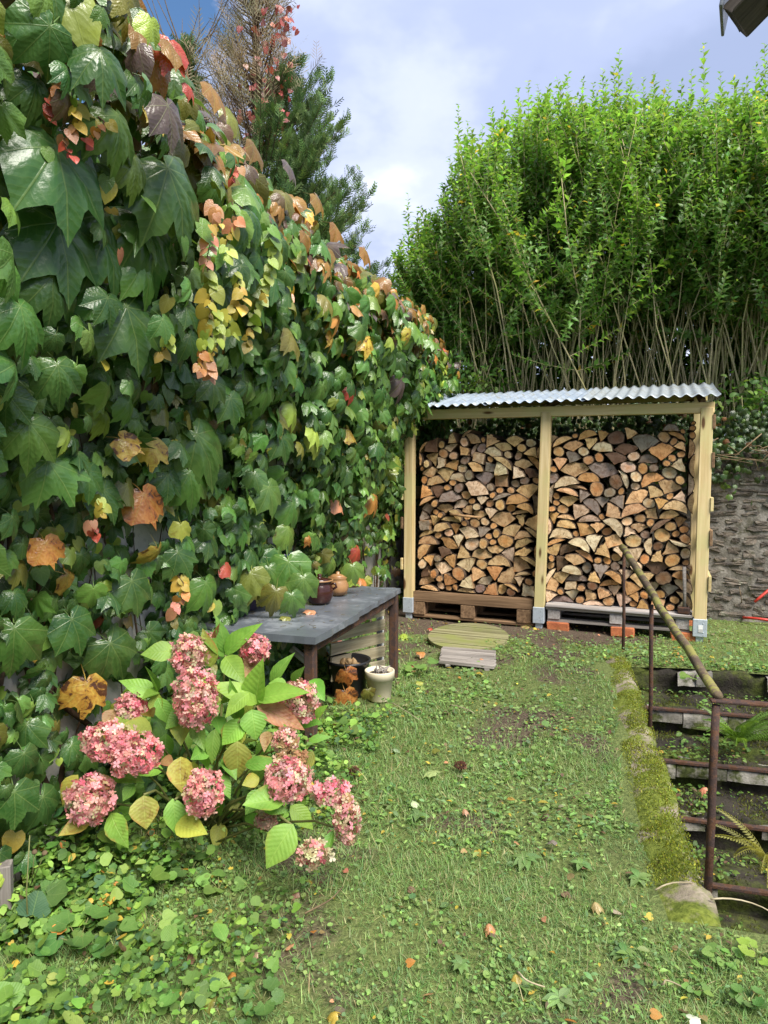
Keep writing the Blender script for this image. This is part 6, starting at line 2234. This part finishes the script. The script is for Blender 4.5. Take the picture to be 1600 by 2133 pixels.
FR = frond_tpl()
for (lab, qx, qy, Y, nf, L0, c_, grp) in (('green fern with arching fronds growing on the middle step behind the rail post', 1535, 1550, 4.35, 26, 0.36, (0.13, 0.25, 0.035), None),
                                          ('yellowing fern with brown stalks low on the bottom steps', 1600, 1800, 3.2, 14, 0.38, (0.26, 0.25, 0.06), None)):
    b = Vector(at(qx, qy, Y))
    fe = thing('fern', lab, 'fern', b)
    ms_ = FR.mesh('fern_frond', M_FERN, tint=(*c_, 0))
    for k in range(nf):
        a = rng.uniform(math.pi * 0.75, math.pi * 2.25) if k % 3 else rng.uniform(0, 6.28)
        yv = np.array([math.cos(a), math.sin(a), rng.uniform(0.2, 0.9)])
        f3 = frames(yv[None], np.array([[-0.2 * math.cos(a), -0.2 * math.sin(a), 1.0]]), np.array([L0 * rng.uniform(0.7, 1.15)]))[0]
        put(bpy.data.objects.new('frond', ms_), m4(f3, b), fe)

# ------------------------------------------------------------------ larger leafy plants one can tell apart
SCAL_M = [t_.mesh('scalloped_leaf', M_COVER_O) for t_ in SCAL]
OVAL_T = blade_tpl(OVAL_ROWS, 0.4, 0.2)
OVAL_M = OVAL_T.mesh('oval_leaf', M_HYD_O)
PLANTS = [(48, 1925, 60, 7, 0, 'big scalloped green plant beside the grey plank end'), (165, 1985, 66, 8, 0, 'large rough-leaved plant in the ground cover below the tall dried stalk'), (85, 2060, 44, 7, 1, 'round-leaved plant in the front corner below the plank end'),
          (250, 1985, 46, 7, 0, 'scalloped plant between the big rough-leaved one and the grass'), (310, 1950, 52, 7, 2, 'bright green plant with three-lobed leaves in front of the hydrangea'), (215, 1845, 44, 7, 1, 'dark round-leaved plant under the low hydrangea heads'),
          (300, 1840, 38, 6, 1, 'small round-leaved plant below the lime hydrangea leaf'), (395, 1830, 40, 7, 0, 'scalloped plant in the shade under the middle of the hydrangea'), (130, 1900, 40, 6, 2, 'light green seedling clump at the creeper foot'),
          (380, 2095, 46, 6, 1, 'round fresh green rosette among grass at the front edge'), (545, 2100, 44, 6, 1, 'broad green rosette at the very front of the lawn'), (60, 2110, 44, 6, 1, 'round-leaved clump in the lowest corner of the bed'),
          (455, 1860, 34, 6, 2, 'small three-lobed plant right of the shaded hydrangea stems'), (1510, 2010, 26, 8, 2, 'leafy weed growing by the foot of the near rail post'), (1575, 2000, 38, 5, 0, 'lime green lobed plant overhanging the pit edge'),
          (1560, 2100, 28, 9, 1, 'dark green plant in the front corner on the pit side'), (1450, 2070, 22, 7, 2, 'low weed between the rail post and the front edge'), (710, 1545, 30, 8, 2, 'bushy clover clump at the foot of the near table leg'),
          (870, 1400, 26, 7, 2, 'green weed beside the slatted board and the table leg'), (1445, 1420, 24, 6, 2, 'small weed on the top step under the rail pole')]
for (qx, qy, spx, nl_, kd, lab) in PLANTS:
    b = Vector(gr(qx, qy, 0.0))
    spx = spx * 0.85
    pl_ = thing('ground_plant', lab, 'plant', b)
    Y = b.y
    for k in range(nl_):
        a = 2 * math.pi * k / nl_ + rng.uniform(-0.4, 0.4)
        s_ = spx / 1420 * Y * rng.uniform(0.75, 1.2)
        r_ = s_ * rng.uniform(0.45, 0.95)
        h_ = s_ * rng.uniform(0.5, 1.35)
        p_ = b + Vector((math.cos(a) * r_, math.sin(a) * r_ * 0.7, h_))
        tube('stalk', [b, b + Vector((math.cos(a) * r_ * 0.4, math.sin(a) * r_ * 0.3, h_ * 0.65)), p_], [0.0022, 0.0018, 0.0015], M_GREENSTEM, pl_, 4)
        f3 = frames(np.array([[math.cos(a), math.sin(a) - 0.2, rng.normal(-0.1, 0.2)]]), np.array([[rng.normal(0, 0.2), -0.35 + rng.normal(0, 0.15), 1.0]]), np.array([s_]))[0]
        o = put(bpy.data.objects.new('leaf', SCAL_M[kd]), m4(f3, p_), pl_)
        o.color = tuple(tints(np.array([(0.085, 0.19, 0.045), (0.10, 0.21, 0.05), (0.15, 0.28, 0.06)][kd] if lab.split()[0] != 'lime' else (0.26, 0.40, 0.06)), 1, 0.15, 0.05)[0])
# flat rosettes of narrow leaves in the lawn
ROS = [(1165, 2080, 60, 8, 'pale broad dandelion rosette in the front of the lawn'), (1080, 2050, 42, 9, 'dandelion rosette left of the pale broad one'), (1365, 1645, 48, 9, 'dark toothed rosette beside the mossy wall head'), (1330, 1830, 44, 8, 'low rosette near the exposed stone of the wall head'),
       (1095, 1790, 50, 9, 'grey-green rosette in the middle of the lawn'), (1210, 1800, 36, 8, 'light rosette right of the lawn path'), (1160, 1470, 26, 7, 'small rosette on the bare track beyond the middle of the lawn'), (960, 2010, 40, 9, 'dandelion rosette in the trodden grass'),
       (1300, 1985, 44, 8, 'rosette of round-tipped leaves near the rail post'), (870, 1700, 40, 8, 'rosette in the thick turf right of the hydrangea')]
for (qx, qy, spx, nl_, lab) in ROS:
    b = Vector(gr(qx, qy, 0.008))
    ro_ = thing('weed_rosette', lab, 'weed', b)
    for k in range(nl_):
        a = 2 * math.pi * k / nl_ + rng.uniform(-0.25, 0.25)
        s_ = spx / 1420 * b.y * rng.uniform(0.7, 1.1) * 0.72
        f3 = frames(np.array([[math.cos(a), math.sin(a), rng.uniform(0.15, 0.5)]]), np.array([[0, -0.1, 1.0]]), np.array([s_]), np.array([s_ * 0.75]))[0]
        o = put(bpy.data.objects.new('leaf', OVAL_M), m4(f3, b), ro_)
        o.color = tuple(tints(np.array((0.13, 0.23, 0.075)) if 'pale' not in lab else np.array((0.22, 0.33, 0.13)), 1, 0.12, 0.0)[0])

# ------------------------------------------------------------------ fallen leaves, cones, petals
DRY_M = IVY_DRY.mesh('dry_leaf', M_IVY_O)
FALL = [(906, 1608, 42, (0.36, 0.42, 0.17), 0.0, 0, 'pale green lobed leaf lying flat in the middle of the lawn'), (480, 2035, 26, ORA, 0.2, 4, 'small orange leaf in the grass at the front'), (1075, 2030, 26, YEL, 0.0, 5, 'bright yellow leaf at the front of the lawn'),
        (1018, 1925, 26, PCH, 0.4, 5, 'brown curled leaf in the lawn in line with the middle post'), (968, 1685, 16, PCH, 0.1, 5, 'peach leaf fragment below the pale lobed leaf'), (1440, 2122, 36, (0.60, 0.58, 0.48), 0.0, 4, 'whitish curled leaf at the front edge'),
        (860, 1670, 22, (0.45, 0.50, 0.30), 0.0, 1, 'pale grey-green leaf near the trodden soil'), (620, 1860, 22, (0.55, 0.25, 0.22), 0.1, 5, 'pink fallen petal cluster in front of the hydrangea'), (535, 1985, 22, (0.52, 0.34, 0.28), 0.1, 5, 'pale pink curled leaf in the grass'),
        (720, 1445, 60, ORA, 0.7, 4, 'rusty orange blotched leaf against the black bucket'), (722, 1400, 50, (0.45, 0.16, 0.04), 0.7, 2, 'orange-brown leaf hanging before the black bucket'), (768, 1440, 36, OLV, 0.5, 1, 'green-brown leaf leaning on the cream pot'),
        (1555, 1272, 70, (0.42, 0.30, 0.14), 0.25, 4, 'large dry tan leaf beside the red hose'), (740, 1600, 30, (0.36, 0.36, 0.15), 0.1, 4, 'pale leaf beside the pine cone by the hydrangea'), (765, 1540, 20, ORA, 0.4, 5, 'small brown leaf right of the near table leg'),
        (185, 2090, 40, YEL, 0.1, 1, 'yellow leaf in the ground cover at the front'), (370, 1960, 40, LIME, 0.3, 4, 'lime yellow leaf beside the three-lobed plant'), (440, 2080, 45, OLV, 0.3, 1, 'olive leaf in the grass near the round rosette'),
        (495, 2000, 30, (0.42, 0.42, 0.16), 0.1, 4, 'pale yellow leaf standing in the grass'), (1140, 1695, 18, BRN, 0.1, 5, 'dark brown leaf in the lawn'), (870, 1420, 22, LIME, 0.2, 4, 'lime leaf in the grass before the cream pot'), (855, 1385, 22, RED, 0.4, 5, 'reddish leaf in the litter beside the table leg'),
        (880, 1358, 24, ORA, 0.3, 4, 'orange leaf in the litter by the round lid'), (898, 1308, 12, RED, 0.0, 1, 'bright red leaf at the back edge of the round lid'), (1000, 1400, 20, YEL, 0.2, 4, 'yellow leaf below the slatted board'), (1002, 1372, 14, PCH, 0.1, 1, 'peach leaf lying on the slatted board'),
        (1000, 1315, 12, LIME, 0.1, 1, 'small leaf lying on the round mossy lid'), (1100, 1305, 26, (0.50, 0.36, 0.17), 0.1, 4, 'dry tan leaf on the soil before the ivy-side pallet'), (840, 1320, 28, LIME, 0.1, 1, 'lime leaf at the foot of the corner post'),
        (930, 1480, 24, BRN, 0.2, 5, 'brown leaf on the bare track'), (905, 1560, 22, OLV, 0.1, 4, 'olive leaf left of the lawn track'), (1060, 1620, 20, G_LT, 0.1, 1, 'green leaf fragment in mid lawn'), (1240, 1880, 26, (0.40, 0.30, 0.14), 0.2, 5, 'tan leaf near the mossy wall head'),
        (1150, 1755, 24, (0.20, 0.17, 0.17), 0.1, 4, 'grey-brown leaf on bare soil in the lawn'), (820, 1560, 26, (0.30, 0.38, 0.22), 0.0, 1, 'dull green leaf in thick turf beside the table'), (1545, 1600, 36, (0.32, 0.42, 0.2), 0.0, 1, 'light green leaf on the step below the fern'),
        (1470, 1640, 16, PCH, 0.1, 5, 'small tan leaf on the second step'), (700, 2110, 30, YEL, 0.2, 5, 'yellow leaf at the front edge of the lawn'), (1520, 2140, 30, BRN, 0.2, 5, 'brown leaf in the front corner')]
for (qx, qy, spx, c_, a_, vr, lab) in FALL:
    z_ = 0.03
    if 'round mossy lid' in lab and 'lying' in lab: z_ = 0.06
    if 'slatted board' in lab and 'lying on' in lab: z_ = 0.05
    p_ = gr(qx, qy, z_)
    if 'bucket' in lab or 'cream pot' in lab and 'leaning' in lab:
        p_ = at(qx, qy, 4.28)
    if 'step' in lab:
        p_ = at(qx, qy, 4.3 if 'fern' in lab else 4.1)
    s_ = spx / 1420 * p_.y * (0.72 if vr < 5 else 0.8)
    a = rng.uniform(0, 6.28)
    up_ = np.array([rng.normal(0, 0.25), -0.25, 1.0]) if 'bucket' not in lab and 'leaning' not in lab else np.array([0.2, -1.0, 0.3])
    yv = np.array([math.cos(a), math.sin(a), 0.0]) if up_[2] > 0.5 else np.array([0.25, 0, -1.0])
    f3 = frames(yv[None], up_[None], np.array([s_]))[0]
    o = put(bpy.data.objects.new('fallen_leaf', (IVY_MESH + [DRY_M])[vr]), m4(f3, p_))
    o.color = tuple(tints(np.array(c_), 1, 0.05, a_)[0])
    tag(o, lab, 'leaf', 'fallen autumn leaves')
# crumbs of leaf litter
lt = Soup()
n_ = 2600
x, y = scatter_xy(n_, 1.3, 7.0, 0.1)
q = (np.stack([x, y], -1) - SO) @ SWV
uu = (np.stack([x, y], -1) - SO) @ SU
m = (rng.random(len(x)) < 0.15) | ((np.abs(q + 0.1) < 0.7) & (uu < 2.8))
x, y = x[m], y[m]
k = len(x)
cc, ca = pick([(30, BRN, 0.1), (20, (0.30, 0.2, 0.09), 0.1), (15, YEL, 0.2), (12, PCH, 0.1), (8, ORA, 0.2), (16, (0.09, 0.06, 0.04), 0), (12, (0.35, 0.33, 0.2), 0)], k)
a = rng.uniform(0, 6.28, k)
lt.scatter(HEART, frames(np.stack([np.cos(a), np.sin(a), rng.normal(0, 0.3, k)], -1), np.stack([rng.normal(0, 0.4, k), rng.normal(0, 0.4, k), np.ones(k)], -1), rng.uniform(0.010, 0.028, k)), np.stack([x, y, ground_z(x, y) + 0.018], -1), tints(cc, k, 0.25, ca))
tag(lt.obj('leaf_litter', M_COVER_A), 'crumbs of dry leaf litter', None, None, 'stuff')

CONE_V, CONE_F = [], []
for k in range(44):
    f = k / 44
    a = k * 2.4
    r_ = 0.018 * math.sin(math.pi * (0.12 + 0.8 * f)) ** 0.8
    z = -0.028 + 0.056 * f
    d = np.array([math.cos(a), math.sin(a), 0.35])
    t_ = np.array([-math.sin(a), math.cos(a), 0])
    p_ = np.array([0, 0, z])
    b = len(CONE_V)
    CONE_V += [tuple(p_ + d * r_ * 0.3), tuple(p_ + d * r_ + t_ * 0.006), tuple(p_ + d * (r_ + 0.006)), tuple(p_ + d * r_ - t_ * 0.006), tuple(p_ + d * r_ * 0.6 - np.array([0, 0, 0.006]))]
    CONE_F += [(b, b + 1, b + 2, b + 3), (b + 4, b + 3, b + 2, b + 1)]
M_CONE = plain_mat('cone_scale', (0.16, 0.055, 0.035), 0.7, 0, 0.5, 40)
for (qx, qy, s_, lab) in ((735, 1607, 1.25, 'brown pine cone in the grass beside the hydrangea'), (958, 1594, 1.15, 'reddish pine cone right of the pale lobed leaf')):
    o = mk('pine_cone', CONE_V, CONE_F, M_CONE, None, Matrix.Translation(gr(qx, qy, 0.03)) @ Matrix.Rotation(1.45, 4, 'Y') @ Matrix.Rotation(0.6, 4, 'X') @ Matrix.Scale(s_, 4))
    tag(o, lab, 'pine cone', 'pine cones on the lawn')
# twigs and dry stalks lying about
TW = [((640, 1905), (720, 1850), 'brown twig in the grass in front of the hydrangea'), ((1070, 2030), (1130, 2055), 'pale dry stalk beside the yellow leaf'), ((940, 1470), (985, 1485), 'thin stick on the bare track of the lawn'), ((1360, 1850), (1440, 1845), 'dry straw lying over the end of the mossy wall'),
      ((1365, 2045), (1420, 2060), 'pale straw in the front of the lawn near the pit'), ((800, 1455), (870, 1500), 'thin dry bramble stalk running from the cream pot into the grass'), ((1480, 1870), (1600, 1900), 'long dry grass stalk hanging over the pit')]
for (p0, p1, lab) in TW:
    a_, b_ = gr(*p0, 0.03), gr(*p1, 0.03)
    px_ = [a_.lerp(b_, f) + Vector((0.012 * math.sin(f * 5 + p0[0]), 0.012 * math.cos(f * 4 + p0[1]), 0.012 * math.sin(f * 3.1))) for f in np.linspace(0, 1, 8)]
    tag(tube('twig', px_, np.linspace(0.0035, 0.002, 8), M_TWIG if 'brown' in lab else M_LATH, None, 5), lab, 'twig', 'twigs and dry stalks on the ground')
# tall dried stalk in the ground cover
ts = thing('flower_stalk', 'tall thin green stalk with two dried seed heads at the creeper foot', 'stalk', gr(60, 1900, 0))
b = gr(60, 1960, 0)
tube('stem', [b, at(55, 1860, b.y), at(62, 1740, b.y + 0.05)], [0.003, 0.0025, 0.002], M_GREENSTEM, ts, 5)
for (qx, qy) in ((72, 1775), (93, 1777)):
    tube('stem', [at(66, 1840, b.y), at(qx, qy, b.y)], [0.0018, 0.0014], M_GREENSTEM, ts, 4)
    V, Fs = lathe_geo([(0.002, -0.008), (0.008, -0.004), (0.009, 0.002), (0.004, 0.008)], 8)
    mk('seed_head', V, Fs, M_TWIG, ts, Matrix.Translation(at(qx, qy, b.y)), smooth=True)
# creeper leaves spilling over the near half of the table
for (qx, qy, ln_, ang, c_, a_, var_, Y) in ((522, 1195, 70, -5, OLV, 0.2, 0, 3.80), (560, 1185, 62, 8, G_MD, 0.1, 1, 3.95), (600, 1170, 80, 10, G_MD, 0.15, 0, 3.98), (632, 1205, 58, 6, G_MD, 0.2, 1, 3.90), (575, 1232, 55, -10, OLV, 0.2, 3, 3.80), (500, 1160, 66, 0, G_MD, 0, 1, 3.85),
                                        (608, 1240, 46, 15, G_MD, 0.1, 3, 3.82), (545, 1160, 70, 5, G_DK, 0, 0, 4.05), (480, 1225, 60, -15, G_MD, 0.1, 1, 3.75), (735, 1180, 40, 15, G_LT, 0.2, 1, 4.6)):
    p_ = at(qx, qy, Y)
    yv = np.array([math.sin(R(ang)), -0.25, -math.cos(R(ang))])
    f3 = frames(yv[None], np.array([[0.25, -0.9, 0.55]]) + rng.normal(0, 0.15, (1, 3)), np.array([ln_ / 1420 * Y]))[0]
    o = put(bpy.data.objects.new('overhanging_leaf', IVY_MESH[var_]), m4(f3, p_), cr)
    o.color = tuple(tints(np.array(c_), 1, 0.10, a_)[0])
# debris on the table top
tdb = Soup()
for k in range(170):
    p_ = C1 + ed * rng.uniform(0.05, 0.98) + el * (rng.random() ** 0.7)
    a = rng.uniform(0, 6.28)
    L = rng.uniform(0.01, 0.05)
    V_, F_, U_ = tube_geo([p_ + Vector((0, 0, 0.006)), p_ + Vector((math.cos(a) * L, math.sin(a) * L, 0.007))], [0.0016, 0.001], 3, False)
    tdb.raw(V_, F_, (0.20, 0.15, 0.08, 0), U_)
tag(tdb.obj('table_litter', M_COVER_A), 'bits of twig and stalk scattered on the slate', None, None, 'stuff')
for (qx, qy, spx, c_, vr, lab) in ((652, 1272, 28, PCH, 4, 'peach-coloured leaf on the slate in front of the dark jar'), (715, 1228, 30, ORA, 5, 'orange dry leaf on the slate beside the tan jar'), (735, 1215, 24, LIME, 4, 'lime leaf on the slate at the back of the table'), (752, 1202, 26, ORA, 5, 'orange leaf at the back corner of the slate'), (600, 1285, 26, OLV, 4, 'olive leaf on the near end of the slate')):
    p_ = gr(qx, qy, TZ + 0.02)
    f3 = frames(np.array([[rng.normal(), rng.normal() - 0.5, 0]]), np.array([[0, -0.3, 1.0]]), np.array([spx / 1420 * p_.y * 0.8]))[0]
    o = put(bpy.data.objects.new('fallen_leaf', (IVY_MESH + [DRY_M])[vr]), m4(f3, p_))
    o.color = tuple(tints(np.array(c_), 1, 0.05, 0.2)[0])
    tag(o, lab, 'leaf', 'fallen autumn leaves')
